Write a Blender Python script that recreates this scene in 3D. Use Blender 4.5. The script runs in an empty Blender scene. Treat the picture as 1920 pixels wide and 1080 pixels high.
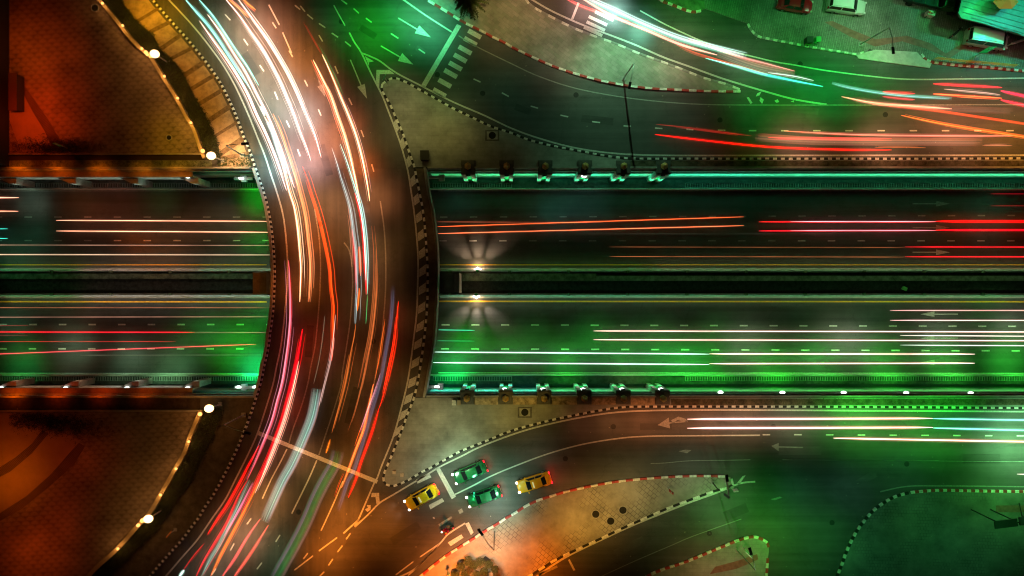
import bpy, bmesh, math, random
from mathutils import Vector, Matrix
from mathutils.geometry import tessellate_polygon
R = math.radians
S = bpy.context.scene
COL = S.collection
# ------------------------------------------------------------------ camera
HC = 85.333                      # height of the camera above the street
cam = bpy.data.cameras.new('camera'); co = bpy.data.objects.new('camera', cam); COL.objects.link(co)
cam.lens = 24; cam.sensor_width = 36; cam.clip_end = 3000; cam.clip_start = 0.5
co.location = (0, 0, HC); co.rotation_euler = (0, 0, 0)
S.camera = co
# ------------------------------------------------------------------ world, moon, exposure
w = bpy.data.worlds.new('World'); S.world = w; w.use_nodes = True
nt = w.node_tree; bg = nt.nodes['Background']
sky = nt.nodes.new('ShaderNodeTexSky'); sky.sky_type = 'NISHITA'; sky.sun_disc = False
sky.sun_elevation = R(-4); sky.sun_rotation = R(200)
tint = nt.nodes.new('ShaderNodeMix'); tint.data_type = 'RGBA'; tint.blend_type = 'MIX'
tint.inputs['Factor'].default_value = 0.7
nt.links.new(sky.outputs[0], tint.inputs['A']); tint.inputs['B'].default_value = (0.40, 0.13, 0.05, 1)
nt.links.new(tint.outputs['Result'], bg.inputs[0]); bg.inputs[1].default_value = 0.009
sun = bpy.data.lights.new('moon', 'SUN'); sun.energy = 0.004; sun.angle = R(0.5); sun.color = (1, .8, .6)
so = bpy.data.objects.new('moon', sun); COL.objects.link(so); so.rotation_euler = (R(35), 0, R(200))
S.view_settings.view_transform = 'Standard'; S.view_settings.look = 'None'
S.view_settings.exposure = 0; S.view_settings.gamma = 1
S.render.engine = 'CYCLES'; S.cycles.use_denoising = True
S.cycles.max_bounces = 5; S.cycles.diffuse_bounces = 3; S.cycles.glossy_bounces = 3
S.cycles.sample_clamp_indirect = 4; S.cycles.use_light_tree = True; S.cycles.filter_width = 1.1; S.cycles.transparent_max_bounces = 24
random.seed(7)

def lin(c):
    c = c / 255.0
    return c / 12.92 if c <= 0.04045 else ((c + 0.055) / 1.055) ** 2.4
def L3(c): return tuple(lin(v) for v in c)
def W(px, py, z=0.0):
    s = (HC - z) / 1280.0
    return Vector(((px - 960) * s, (540 - py) * s, z))

def spot(px, py, h, l, alb=0.075, road=0.0, size=120, soft=0.25, at=None, aim=None, name='unseen_spot'):  # spot without a lamp body
    m = max(l) or 1e-6; P = m * math.pi / alb * 4 * math.pi * h * h
    d = bpy.data.lights.new(name, 'SPOT'); d.energy = P; d.color = tuple(v / m for v in l)
    d.spot_size = R(size); d.spot_blend = 1.0; d.shadow_soft_size = soft
    o = bpy.data.objects.new(name, d); COL.objects.link(o); g = W(px, py, road)
    o.location = at if at is not None else (g.x, g.y, road + h)
    return o
# added fill spots standing in for street and traffic light: (px, py, height, linear colour, albedo, road level)
LIGHTS = [
 (350,40,4.75,(0.01322,0.02204,0.001986),0.075,0),(410,60,4.75,(0.01183,0.02203,0.007389),0.075,0),(455,130,4.75,(0.009338,0.01544,0.006812),0.075,0),
 (440,40,4.75,(0.05532,0.05918,0.03776),0.075,0),(505,40,4.75,(0.09333,0.02228,0.005879),0.075,0),(545,110,4.75,(0.2064,0.06015,0.0105),0.075,0),
 (575,50,4.75,(0.001343,0.000763,0.0002309),0.075,0),(500,200,4.275,(0.0975,0.1326,0.09742),0.075,0),(555,215,4.275,(0.3408,0.2954,0.2719),0.075,0),
 (590,180,4.275,(0.1643,0.04824,0.0186),0.075,0),(615,260,4.275,(0.3624,0.1093,0.04409),0.075,0),(570,300,4.275,(0.3935,0.2196,0.2068),0.075,0),
 (520,310,3.8,(0.09375,0.195,0.2064),0.075,0),(480,280,3.8,(0.002384,0.01654,0.008619),0.075,0),(510,360,3.325,(0.000151,0.0004012,0.0001502),0.075,0),
 (655,230,2.85,(0.07525,0.005828,0.0001268),0.075,0),(675,310,2.85,(0.2313,0.03576,0.002107),0.075,0),(700,270,3.8,(0.02085,0.009899,0.001685),0.075,0),
 (705,370,3.8,(0.1246,0.04061,0.01271),0.075,0),(560,380,4.75,(0.1447,0.06328,0.02517),0.075,0),(620,370,3.8,(0.08498,0.03716,0.01374),0.075,0),
 (575,450,3.8,(0.1162,0.01728,0.0007056),0.075,0),(640,450,3.8,(0.03317,0.01442,0.003079),0.075,0),(700,470,3.8,(0.05163,0.02211,0.005326),0.075,0),
 (560,540,3.8,(0.0873,0.01696,0.0009282),0.075,0),(620,540,3.8,(0.00481,0.0007533,0.0001021),0.075,0),(690,560,3.8,(0.01963,0.007519,0.001442),0.075,0),
 (735,600,3.325,(0.02291,0.002879,0.0008056),0.075,0),(570,640,3.8,(0.04322,0.002113,0.0003167),0.075,0),(600,690,3.8,(0.02201,0.004746,0.001178),0.075,0),
 (700,690,3.8,(0.04675,0.01208,0.002263),0.075,0),(650,740,3.8,(0.0153,0.007447,0.001415),0.075,0),(540,770,3.325,(0.04861,0.002737,8.674e-05),0.075,0),
 (690,800,3.8,(0.04579,0.009836,0.0007713),0.075,0),(560,860,3.8,(0.09928,0.03665,0.01162),0.075,0),(500,940,4.275,(0.1509,0.06287,0.0173),0.075,0),
 (450,1010,4.275,(0.1805,0.0906,0.04559),0.075,0),(400,1060,3.8,(0.05339,0.04455,0.02972),0.075,0),(590,900,3.8,(0.01244,0.01672,0.00493),0.075,0),
 (520,1020,3.8,(0.004062,0.01072,0.005072),0.075,0),(640,880,3.8,(0.06498,0.02169,0.002492),0.075,0),(640,970,4.75,(0.1902,0.05139,0.006254),0.075,0),
 (610,1040,4.75,(0.1977,0.04683,0.00425),0.075,0),(720,985,4.75,(0.1158,0.02942,0.002292),0.075,0),(660,1030,4.75,(0.04328,0.007887,0.0003455),0.075,0),
 (770,430,4.75,(0.004962,0.002337,0.0003864),0.075,0),(775,600,4.75,(0.006209,0.003533,0.0008981),0.075,0),(760,720,4.75,(0.01535,0.007021,0.001118),0.075,0),
 (745,300,4.75,(0.001037,0.0007185,0.0001649),0.075,0),(640,130,4.75,(0.0005695,0.0001008,0.0001382),0.075,0),(620,30,5.7,(0.00181,0.0138,0.004183),0.075,0),
 (690,50,5.7,(0.002446,0.1025,0.00296),0.075,0),(745,20,4.75,(0.001058,0.07966,0.007924),0.075,0),(790,30,4.75,(0.03026,0.2034,0.08773),0.075,0),
 (740,90,5.7,(0.0001408,0.009029,0.0001651),0.075,0),(700,130,4.75,(0.00219,0.006828,0.001828),0.075,0),(810,110,5.7,(0.0001343,0.005613,0.0002348),0.075,0),
 (870,140,6.65,(0.001008,0.004062,0.001354),0.075,0),(980,190,7.6,(0.001326,0.005658,0.0029),0.075,0),(1260,210,9.12,(0.0004707,0.001221,0.0007058),0.075,0),
 (1020,-5,5.7,(0.047,0.02308,0.01168),0.075,0),(1100,10,3.42,(0.2183,0.1256,0.1054),0.075,0),(1150,25,2.508,(0.2913,0.6465,0.5286),0.075,0),
 (1200,55,2.508,(0.1049,0.3814,0.2537),0.075,0),(1170,70,5.7,(0.0002241,0.002042,0.0004346),0.075,0),(1270,90,5.7,(0.05438,0.03118,0.02777),0.075,0),
 (1290,40,7.98,(0.00133,0.06878,0.006662),0.075,0),(1380,80,6.84,(0.0002178,0.008137,0.0005341),0.075,0),(1400,120,5.7,(0.02134,0.04236,0.02058),0.075,0),
 (1440,160,6.84,(0.0004115,0.04226,0.001104),0.075,0),(1520,150,5.7,(0.0005633,0.04906,0.002783),0.075,0),(1560,160,5.7,(0.001774,0.08642,0.01208),0.075,0),
 (1480,100,6.84,(7.414e-05,0.002511,0.0001027),0.075,0),(1620,130,5.7,(0.0007813,0.03871,0.003543),0.075,0),(1640,190,5.7,(0.0002102,0.01412,0.0007193),0.075,0),
 (1470,215,7.98,(0.0003712,0.02395,0.001652),0.075,0),(1580,220,6.84,(0.0001555,0.007908,0.0004128),0.075,0),(1700,120,5.7,(0.0003903,0.001771,0.0004157),0.075,0),
 (1740,180,5.7,(0.008796,0.005778,0.002482),0.075,0),(1830,170,5.7,(0.01455,0.0006456,0.0007053),0.075,0),(1900,160,5.7,(0.0002146,0.0006604,0.0001442),0.075,0),
 (1700,225,6.84,(0.02474,0.01882,0.005578),0.075,0),(1820,230,6.84,(0.05966,0.01271,0.003623),0.075,0),(1910,250,6.84,(0.1078,0.03957,0.004794),0.075,0),
 (1500,262,4.56,(0.09352,0.0371,0.02354),0.075,0),(1650,265,4.56,(0.1222,0.0513,0.02548),0.075,0),(1800,262,4.56,(0.08429,0.03508,0.01561),0.075,0),
 (1330,260,4.56,(0.007281,0.001095,0.0004784),0.075,0),(1480,45,9.12,(0.0004621,0.007051,0.0009505),0.075,0),(1580,45,7.98,(0.001748,0.01567,0.002436),0.075,0),
 (1650,60,6.84,(0.01037,0.01065,0.006135),0.075,0),(1850,100,7.98,(0.004937,0.001884,0.002111),0.075,0),(1790,60,7.98,(0.001887,0.01587,0.003282),0.075,0),
 (1660,110,4.56,(0.01969,0.01477,0.01559),0.075,0),(1740,80,7.98,(0.000737,0.002605,0.0006025),0.075,0),(1860,12,15.96,(0.001251,0.05181,0.01205),0.075,0),
 (1915,35,13.68,(0.001644,0.05977,0.04926),0.075,0),(1900,100,7.98,(0.001097,0.0002517,0.0002713),0.075,0),(1090,800,3.648,(0.02228,0.006963,0.002715),0.075,0),
 (1150,795,3.648,(0.05826,0.02016,0.006165),0.075,0),(1210,792,3.648,(0.09017,0.02657,0.008357),0.075,0),(1270,790,3.648,(0.08132,0.02588,0.009101),0.075,0),
 (1330,790,3.648,(0.09144,0.03187,0.01078),0.075,0),(1400,790,3.876,(0.1034,0.05403,0.02455),0.075,0),(1470,790,4.104,(0.042,0.03861,0.01852),0.075,0),
 (1540,795,4.56,(0.005866,0.04343,0.005446),0.075,0),(1650,790,6.84,(0.007046,0.1145,0.008444),0.075,0),(1760,790,6.84,(0.006317,0.161,0.009191),0.075,0),
 (1860,800,5.7,(0.0001107,0.002911,0.0002027),0.075,0),(1915,830,5.7,(0.1181,0.3926,0.1388),0.075,0),(1890,890,6.84,(0.002965,0.04461,0.002821),0.075,0),
 (1790,870,7.98,(0.0002607,0.00441,0.0004669),0.075,0),(1300,850,6.84,(0.0001771,0.001438,0.0008517),0.075,0),(1480,850,7.98,(7.35e-05,0.0008174,0.0004876),0.075,0),
 (1640,870,9.12,(0.0003476,0.001154,0.001219),0.075,0),(1430,900,7.98,(0.0001281,0.005776,0.0007304),0.075,0),(1340,970,5.7,(0.0004484,0.03108,0.001778),0.075,0),
 (1400,960,6.84,(0.000932,0.04085,0.00216),0.075,0),(1260,1000,6.84,(0.0005901,0.003655,0.0006449),0.075,0),(1480,1020,7.98,(0.005641,0.04078,0.003056),0.075,0),
 (1540,950,7.98,(0.0006315,0.003515,0.002053),0.075,0),(1560,1050,9.12,(0.001036,0.01041,0.003933),0.075,0),(1120,1060,6.84,(0.002404,0.0007361,4.127e-05),0.075,0),
 (870,870,3.8,(0.05249,0.0841,0.04677),0.075,0),(925,885,3.8,(0.005694,0.0182,0.008273),0.075,0),(885,930,3.325,(0.0005746,0.01318,0.006878),0.075,0),
 (850,965,3.8,(0.000619,0.005191,0.003236),0.075,0),(930,960,3.8,(0.02777,0.05373,0.04476),0.075,0),(985,930,3.8,(0.001521,0.002816,0.002219),0.075,0),
 (1040,870,5.7,(0.001694,0.0004298,0.0004122),0.075,0),(1060,905,3.42,(0.01209,7.55e-05,3.669e-05),0.075,0),(40,322,1.9,(0.4553,0.06308,0.0001713),0.3,0),
 (110,322,1.9,(0.3733,0.05081,0.0001538),0.3,0),(190,322,1.9,(0.3528,0.05847,0.0001295),0.3,0),(270,322,1.9,(0.2458,0.06355,0.001605),0.3,0),
 (335,322,1.9,(0.2457,0.06875,0.002453),0.3,0),(30,737,1.9,(0.4867,0.05364,0.0001891),0.3,0),(110,737,1.9,(0.3525,0.0268,0.0001729),0.3,0),
 (190,737,1.9,(0.2637,0.01915,0.0001911),0.3,0),(270,737,1.9,(0.1997,0.02137,0.0001627),0.3,0),(335,737,1.9,(0.041,0.004247,4.459e-05),0.3,0),
 (780,220,7.6,(0.06153,0.05402,0.0123),0.3,0),(860,250,7.6,(0.01318,0.01104,0.002651),0.3,0),(960,290,6.65,(0.006184,0.003481,0.0008613),0.3,0),
 (830,800,7.6,(0.0706,0.06504,0.02823),0.3,0),(880,790,6.65,(0.0252,0.02977,0.01085),0.3,0),(760,870,5.7,(0.05781,0.03686,0.01703),0.3,0),
 (980,770,6.65,(0.1183,0.07996,0.01376),0.3,0),(860,10,4.75,(0.03879,0.006362,0.001404),0.3,0),(930,40,6.65,(0.1518,0.1093,0.03391),0.3,0),
 (1020,70,7.98,(0.02667,0.03259,0.01546),0.3,0),(1110,100,6.84,(0.02847,0.02213,0.01292),0.3,0),(1210,130,6.84,(0.01434,0.007639,0.005525),0.3,0),
 (1310,155,6.84,(0.03536,0.01578,0.01258),0.3,0),(920,1030,4.75,(0.1713,0.137,0.08252),0.3,0),(858,1068,7.6,(1.328,0.3099,0.04246),0.3,0),
 (985,1060,5.7,(0.3604,0.06122,4.172e-05),0.3,0),(960,1000,4.75,(0.04564,0.04404,0.02698),0.3,0),(1040,1000,6.84,(0.04147,0.01999,0.0006869),0.3,0),
 (1130,940,7.98,(0.08319,0.04553,0.01081),0.3,0),(1230,920,7.98,(0.06926,0.06579,0.02684),0.3,0),(1320,905,6.84,(0.0699,0.07578,0.04383),0.3,0),
 (1300,1060,6.84,(0.04911,0.02983,0.006838),0.3,0),(1380,1040,6.84,(0.08376,0.05249,0.02895),0.3,0),(1850,62,10.26,(0.01234,0.02263,0.01504),0.26,0),
 (1588,20,7.98,(0.04456,0.1202,0.05744),0.26,0),(1500,20,7.98,(0.007885,0.06274,0.01184),0.26,0),(1700,960,10.26,(0.001257,0.01302,0.002386),0.2,0),
 (1820,960,10.26,(0.001111,0.01275,0.00212),0.2,0),(1900,940,7.98,(0.006858,0.0336,0.008604),0.2,0),(1780,1060,11.4,(0.002224,0.01828,0.006681),0.2,0),
 (60,60,8.55,(0.0333,0.002067,7.846e-05),0.22,0),(150,130,8.55,(0.005051,0.000208,2.992e-05),0.22,0),(230,60,7.6,(0.001291,9.488e-05,2.012e-05),0.22,0),
 (70,220,6.65,(0.2366,0.01322,0.0002065),0.22,0),(250,220,7.6,(0.0004744,5.574e-05,1.989e-05),0.22,0),(320,262,4.75,(0.02264,0.01157,3.868e-05),0.22,0),
 (190,200,8.55,(0.001405,8.061e-05,2.365e-05),0.22,0),(15,840,7.6,(0.04641,0.004713,8.346e-05),0.22,0),(120,880,7.6,(0.02407,0.001177,7.786e-05),0.22,0),
 (60,1000,8.55,(0.02901,0.001878,7.432e-05),0.22,0),(170,1060,7.6,(0.002086,6.324e-05,2.202e-05),0.22,0),(290,20,4.75,(0.5109,0.2306,0.005909),0.3,0),
 (340,90,4.75,(0.03018,0.009164,5.315e-05),0.3,0),(385,160,4.75,(0.08253,0.02899,0.0001248),0.3,0),(425,230,4.275,(0.07634,0.03285,0.001928),0.3,0),
 (440,290,3.8,(1.183,0.6243,0.2526),0.3,0),(900,645,4.25,(0.0001284,0.0297,0.0004669),0.075,-6.5),(1010,645,4.25,(0.0002057,0.02066,0.0008701),0.075,-6.5),
 (1120,645,4.25,(0.001308,0.05129,0.002322),0.075,-6.5),(1230,645,4.25,(0.0007492,0.02279,0.001254),0.075,-6.5),(1340,645,4.25,(0.0009573,0.03994,0.001585),0.075,-6.5),
 (1230,688,4.25,(0.001222,0.0442,0.001832),0.075,-6.5),(1340,688,4.25,(0.002287,0.09437,0.003448),0.075,-6.5),(1450,688,4.25,(0.001682,0.07064,0.002513),0.075,-6.5),
 (1560,688,4.25,(0.0006513,0.04601,0.001101),0.075,-6.5),(1670,688,4.25,(0.001904,0.06457,0.002801),0.075,-6.5),(1780,688,4.25,(0.002942,0.08845,0.004191),0.075,-6.5),
 (1890,688,4.25,(0.002277,0.06744,0.003246),0.075,-6.5),(850,690,3.4,(0.001312,0.1962,0.02539),0.075,-6.5),(870,640,3.4,(0.0002859,0.104,0.002168),0.075,-6.5),
 (960,665,3.825,(0.0006187,0.06407,0.001587),0.075,-6.5),(1060,680,3.825,(0.00295,0.1266,0.004568),0.075,-6.5),(1170,670,3.825,(0.001904,0.08128,0.002576),0.075,-6.5),
 (1110,640,4.25,(0.0007241,0.01812,0.001714),0.075,-6.5),(1230,640,4.25,(0.0005015,0.008007,0.001114),0.075,-6.5),(1290,680,3.825,(0.005773,0.1445,0.007179),0.075,-6.5),
 (1410,670,3.825,(0.001849,0.0334,0.00227),0.075,-6.5),(1530,675,3.825,(0.01089,0.1221,0.01322),0.075,-6.5),(1650,670,3.825,(0.004196,0.05436,0.004783),0.075,-6.5),
 (1770,675,3.825,(0.003994,0.09259,0.006539),0.075,-6.5),(1890,675,3.825,(0.00444,0.07641,0.006968),0.075,-6.5),(1560,620,3.4,(0.01885,0.02025,0.01298),0.075,-6.5),
 (1760,620,3.4,(0.02767,0.03847,0.02324),0.075,-6.5),(1900,610,3.4,(0.036,0.0485,0.0308),0.075,-6.5),(1350,610,3.4,(0.001213,0.004651,0.001507),0.075,-6.5),
 (480,690,2.975,(0.002327,0.446,0.08386),0.075,-6.5),(430,670,3.4,(0.001195,0.08398,0.003733),0.075,-6.5),(340,660,3.4,(0.0004001,0.006601,0.0006831),0.075,-6.5),
 (240,670,3.4,(0.02519,0.05226,0.02887),0.075,-6.5),(140,660,3.4,(0.02312,0.04208,0.02342),0.075,-6.5),(40,670,3.4,(0.00353,0.06852,0.009281),0.075,-6.5),
 (400,600,3.4,(0.0003004,0.0009872,0.0005946),0.075,-6.5),(150,600,3.4,(0.005252,0.0003314,6.747e-05),0.075,-6.5),(20,610,3.4,(0.003662,0.0204,0.009421),0.075,-6.5),
 (490,590,2.975,(0.0003901,0.05356,0.005566),0.075,-6.5),(480,375,2.55,(0.0011,0.1527,0.003654),0.075,-6.5),(480,450,2.975,(0.0002026,0.07112,0.005193),0.075,-6.5),
 (400,420,3.4,(8.82e-05,0.002323,0.0008343),0.075,-6.5),(250,450,3.4,(0.04138,0.00607,0.000461),0.075,-6.5),(180,410,3.4,(0.01083,0.001014,0.0002213),0.075,-6.5),
 (300,380,3.4,(0.003109,0.008505,0.002422),0.075,-6.5),(60,380,2.975,(0.02108,0.03115,0.02201),0.075,-6.5),(60,440,3.4,(0.0003833,0.01018,0.005029),0.075,-6.5),
 (20,480,3.4,(0.001294,0.01686,0.007202),0.075,-6.5),(1040,400,3.4,(0.002829,0.01395,0.01093),0.075,-6.5),(880,470,2.125,(0.001749,0.0002236,5.021e-05),0.075,-6.5),
 (860,380,3.4,(0.00121,0.004692,0.003572),0.075,-6.5),(1600,430,4.25,(0.0002348,0.00106,0.0006905),0.075,-6.5),(1850,430,3.4,(0.005642,0.005521,0.003867),0.075,-6.5),
 (1860,390,3.4,(0.0003406,0.005028,0.002024),0.075,-6.5),(900,190,4.6,(0.0004195,0.0009518,0.0006577),0.075,0),(1300,228,4.6,(0.0005241,0.00388,0.001839),0.075,0),
 (1420,225,4.6,(0.0003508,0.008919,0.001898),0.075,0),(1000,225,4.6,(0.0009586,0.002155,0.00119),0.075,0),(740,282,4.6,(0.001254,0.0009852,0.0003307),0.075,0),
 (774,440,4.6,(0.003999,0.001736,0.0003751),0.075,0),(528,640,4.6,(0.0005962,8.223e-05,4.129e-05),0.075,0),(330,1050,4.6,(0.002863,0.00108,0.001073),0.075,0),
 (830,1030,4.6,(0.0007456,0.0001341,3.465e-05),0.075,0),(860,1010,4.6,(0.0008106,0.0004957,0.0004187),0.075,0),(1230,985,4.6,(0.0001581,0.002181,0.0004309),0.075,0),
 (1600,920,4.6,(0.003108,0.01257,0.007406),0.075,0),(1500,870,4.6,(5.647e-05,0.0004431,0.0003989),0.075,0),(1700,880,4.6,(0.001263,0.006471,0.004414),0.075,0),
 (1560,1000,4.6,(0.00132,0.01649,0.002434),0.075,0),(1450,1000,4.6,(0.00218,0.02194,0.001399),0.075,0),(1500,930,4.6,(0.001714,0.01071,0.005287),0.075,0),
 (1390,870,4.6,(5.248e-05,0.000527,0.0002374),0.075,0),(1000,860,4.6,(0.01282,0.01495,0.008776),0.075,0),(1650,845,4.6,(0.0001658,0.0004951,0.0003823),0.075,0),
 (1750,845,4.6,(0.0002124,0.002468,0.0005101),0.075,0),(1850,845,4.6,(4.04e-05,0.001303,7.101e-05),0.075,0),(720,450,4.6,(0.005601,0.002324,0.0005419),0.075,0),
 (700,520,4.6,(0.026,0.01006,0.003033),0.075,0),(648,560,4.6,(0.002371,0.0009316,0.0002662),0.075,0),(640,600,4.6,(0.005285,0.001841,0.0005256),0.075,0),
 (676,590,4.6,(0.0117,0.004696,0.001095),0.075,0),(672,690,4.6,(0.002777,0.00121,0.0003778),0.075,0),(630,700,4.6,(0.003161,0.001717,0.0004111),0.075,0),
 (560,700,4.6,(0.01029,0.0004236,5.871e-05),0.075,0),(610,640,4.6,(0.02355,0.003388,0.001118),0.075,0),(620,800,4.6,(0.007405,0.00369,0.0009039),0.075,0),
 (660,830,4.6,(0.005945,0.001358,0.0001957),0.075,0),(700,830,4.6,(0.00905,0.003931,0.0007649),0.075,0),(735,790,4.6,(0.007222,0.003992,0.0007503),0.075,0),
 (690,880,4.6,(0.03735,0.01597,0.002984),0.075,0),(575,930,4.6,(0.001474,0.002412,0.0008394),0.075,0),(545,1000,4.6,(0.0009203,0.001875,0.0009176),0.075,0),
 (500,1050,4.6,(0.009695,0.02061,0.01045),0.075,0),(470,975,4.6,(0.0282,0.009972,0.002377),0.075,0),(525,970,4.6,(0.003099,0.004845,0.00247),0.075,0),
 (740,360,4.6,(0.0005541,0.0002151,8.236e-05),0.075,0),(735,230,4.6,(0.01313,0.01233,0.004588),0.075,0),(690,190,4.6,(0.007263,0.004395,0.0009878),0.075,0),
 (650,110,4.6,(0.000679,0.000121,0.0002381),0.075,0),(610,60,4.6,(0.001482,0.00201,0.001904),0.075,0),(570,20,4.6,(0.0004925,0.000713,0.0001697),0.075,0),
 (540,30,4.6,(0.00111,0.0006598,0.0001139),0.075,0),(590,120,4.6,(0.001313,0.0002407,5.032e-05),0.075,0),(625,165,4.6,(0.003631,0.0005715,0.0001479),0.075,0),
 (560,130,4.6,(0.06559,0.02128,0.003228),0.075,0),(480,60,4.6,(0.2724,0.1224,0.0754),0.075,0),(455,95,4.6,(0.08042,0.1012,0.07043),0.075,0),
 (500,150,4.6,(0.2372,0.1861,0.1339),0.075,0),(365,90,4.6,(0.002884,0.002539,0.0001891),0.075,0),(395,120,4.6,(0.007082,0.006357,0.0003538),0.075,0),
 (430,160,4.6,(0.002154,0.002889,0.000319),0.075,0),(460,215,4.6,(0.004555,0.00716,0.001837),0.075,0),(490,300,4.6,(0.00275,0.02236,0.01175),0.075,0),
 (555,480,4.6,(0.001392,0.000674,9.709e-05),0.075,0),(620,440,4.6,(0.02514,0.008792,0.002072),0.075,0),(640,390,4.6,(0.07515,0.02708,0.01024),0.075,0),
 (600,500,4.6,(0.01649,0.004581,0.001063),0.075,0),(820,60,4.6,(0.008317,0.1082,0.04093),0.075,0),(775,60,4.6,(0.0001762,0.02059,0.001351),0.075,0),
 (720,60,4.6,(0.0004955,0.03949,0.000772),0.075,0),(680,90,4.6,(0.001523,0.0126,0.001616),0.075,0),(840,180,4.6,(0.002806,0.01038,0.003505),0.075,0),
 (940,140,4.6,(0.001766,0.006456,0.002881),0.075,0),(1390,60,4.6,(7.194e-05,0.003437,0.0002161),0.075,0),(1360,20,4.6,(6.563e-05,0.001526,0.000314),0.075,0),
 (1450,20,4.6,(0.001021,0.01125,0.003273),0.075,0),(1540,60,4.6,(3.938e-05,0.0004357,4.953e-05),0.075,0),(1460,100,4.6,(4.086e-05,0.0007644,6.104e-05),0.075,0),
 (1560,120,4.6,(5.677e-05,0.001328,7.724e-05),0.075,0),(1650,150,4.6,(0.000435,0.02508,0.001702),0.075,0),(1720,170,4.6,(0.00033,0.005632,0.000908),0.075,0),
 (1620,225,4.6,(8.139e-05,0.002972,0.0002057),0.075,0),(1540,225,4.6,(0.000199,0.007188,0.0003926),0.075,0),(1760,215,4.6,(0.05735,0.01572,0.005649),0.075,0),
 (1860,250,4.6,(0.004139,0.001505,0.0005657),0.075,0),(1560,285,4.6,(0.00209,0.000901,0.000459),0.075,0),(1700,285,4.6,(0.02425,0.004727,0.001785),0.075,0),
 (1860,285,4.6,(0.0007795,0.0004182,0.0001591),0.075,0),(900,905,4.6,(0.007581,0.03727,0.01961),0.075,0),(870,950,4.6,(0.0001661,0.008474,0.001808),0.075,0),
 (820,960,4.6,(0.005143,0.009918,0.007377),0.075,0),(780,980,4.6,(0.0009286,0.0004878,0.000333),0.075,0),(960,900,4.6,(0.01183,0.02217,0.01346),0.075,0),
 (940,935,4.6,(0.02877,0.07101,0.04948),0.075,0),(1050,900,4.6,(0.001747,0.0001394,0.0001045),0.075,0),(1000,945,4.6,(0.001658,0.001862,0.000894),0.075,0),
 (830,900,4.6,(0.03603,0.06188,0.03998),0.075,0),(1500,795,4.6,(0.0264,0.0289,0.01568),0.075,0),(1600,775,4.6,(0.01376,0.165,0.01264),0.075,0),
 (820,260,5.5,(0.02189,0.01872,0.004557),0.3,0),(900,300,5.5,(0.0005088,0.0003984,0.0001232),0.3,0),(780,300,5.5,(0.002335,0.001592,0.0002798),0.3,0),
 (850,225,5.5,(0.03857,0.03151,0.00991),0.3,0),(800,780,5.5,(0.07833,0.06058,0.02134),0.3,0),(860,820,5.5,(0.0521,0.07104,0.03464),0.3,0),
 (930,790,5.5,(0.03487,0.03324,0.01074),0.3,0),(750,890,5.5,(0.06051,0.04403,0.01809),0.3,0),(1050,770,5.5,(0.004187,0.001203,0.0003026),0.3,0),
 (1000,40,5.5,(0.005608,0.008076,0.003445),0.3,0),(1060,110,5.5,(0.1258,0.1216,0.06772),0.3,0),(1150,130,5.5,(0.01691,0.01583,0.01101),0.3,0),
 (1260,150,5.5,(0.02614,0.01153,0.008138),0.3,0),(945,1000,5.5,(0.06392,0.04593,0.0223),0.3,0),(900,1030,5.5,(0.2402,0.1927,0.1291),0.3,0),
 (1010,1055,5.5,(0.3611,0.05232,4.19e-05),0.3,0),(1080,1000,5.5,(0.1227,0.05456,0.004724),0.3,0),(1060,950,5.5,(0.1231,0.05696,0.01507),0.3,0),
 (1180,920,5.5,(0.119,0.08081,0.02637),0.3,0),(1120,960,5.5,(0.1742,0.0941,0.01518),0.3,0),(1330,1060,5.5,(0.04151,0.02224,0.006257),0.3,0),
 (1640,1040,5.5,(0.0009526,0.01182,0.002899),0.2,0),(1760,1000,5.5,(0.001425,0.01672,0.004021),0.2,0),(1840,1030,5.5,(0.0005848,0.007133,0.001906),0.2,0),
 (1900,1000,5.5,(0.001062,0.01634,0.003663),0.2,0),(1700,945,5.5,(0.002901,0.02384,0.004067),0.2,0),(1850,930,5.5,(0.007369,0.03775,0.006604),0.2,0),
 (120,100,5.5,(0.04085,0.003741,6.383e-05),0.22,0),(200,150,5.5,(0.002683,0.0001183,2.157e-05),0.22,0),(150,210,5.5,(0.01092,0.001172,4.502e-05),0.22,0),
 (220,260,5.5,(0.005658,0.0004508,3.227e-05),0.22,0),(50,80,5.5,(0.03979,0.004805,8.036e-05),0.22,0),(280,262,5.5,(0.01565,0.004023,3.151e-05),0.22,0),
 (350,262,5.5,(0.08748,0.04667,4.353e-05),0.22,0),(40,120,5.5,(0.06636,0.008267,0.0001052),0.22,0),(170,850,5.5,(0.02083,0.001469,7.771e-05),0.22,0),
 (150,960,5.5,(0.003793,0.0001268,2.748e-05),0.22,0),(200,1020,5.5,(0.0008143,4.958e-05,1.958e-05),0.22,0),(60,1050,5.5,(0.07395,0.007659,0.0001225),0.22,0),
 (20,900,5.5,(0.1242,0.02351,0.0001097),0.22,0),(100,1000,5.5,(0.02872,0.002449,7.185e-05),0.22,0),(300,1030,5.5,(0.000444,5.494e-05,2.114e-05),0.08,0),
 (330,60,5.5,(0.0393,0.01272,0.0001068),0.3,0),(360,130,5.5,(0.0639,0.02133,9.758e-05),0.3,0),(400,190,5.5,(0.05238,0.02335,0.0002638),0.3,0),
 (1600,55,5.5,(0.01493,0.02708,0.01068),0.26,0),(1560,75,5.5,(0.0002502,0.0005551,0.0001475),0.26,0),(1500,60,5.5,(0.0003158,0.006657,0.000307),0.26,0),
 (1690,60,5.5,(0.00639,0.00614,0.003476),0.26,0),(1780,90,5.5,(0.004206,0.00577,0.001809),0.26,0),(1800,30,5.5,(0.001397,0.05622,0.009522),0.26,0),
 (1690,105,5.5,(0.009148,0.006154,0.005771),0.48,0),(1870,118,5.5,(0.002729,0.000396,0.0004334),0.26,0),(1100,390,4.2,(0.00235,0.008143,0.007423),0.075,-6.5),
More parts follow.
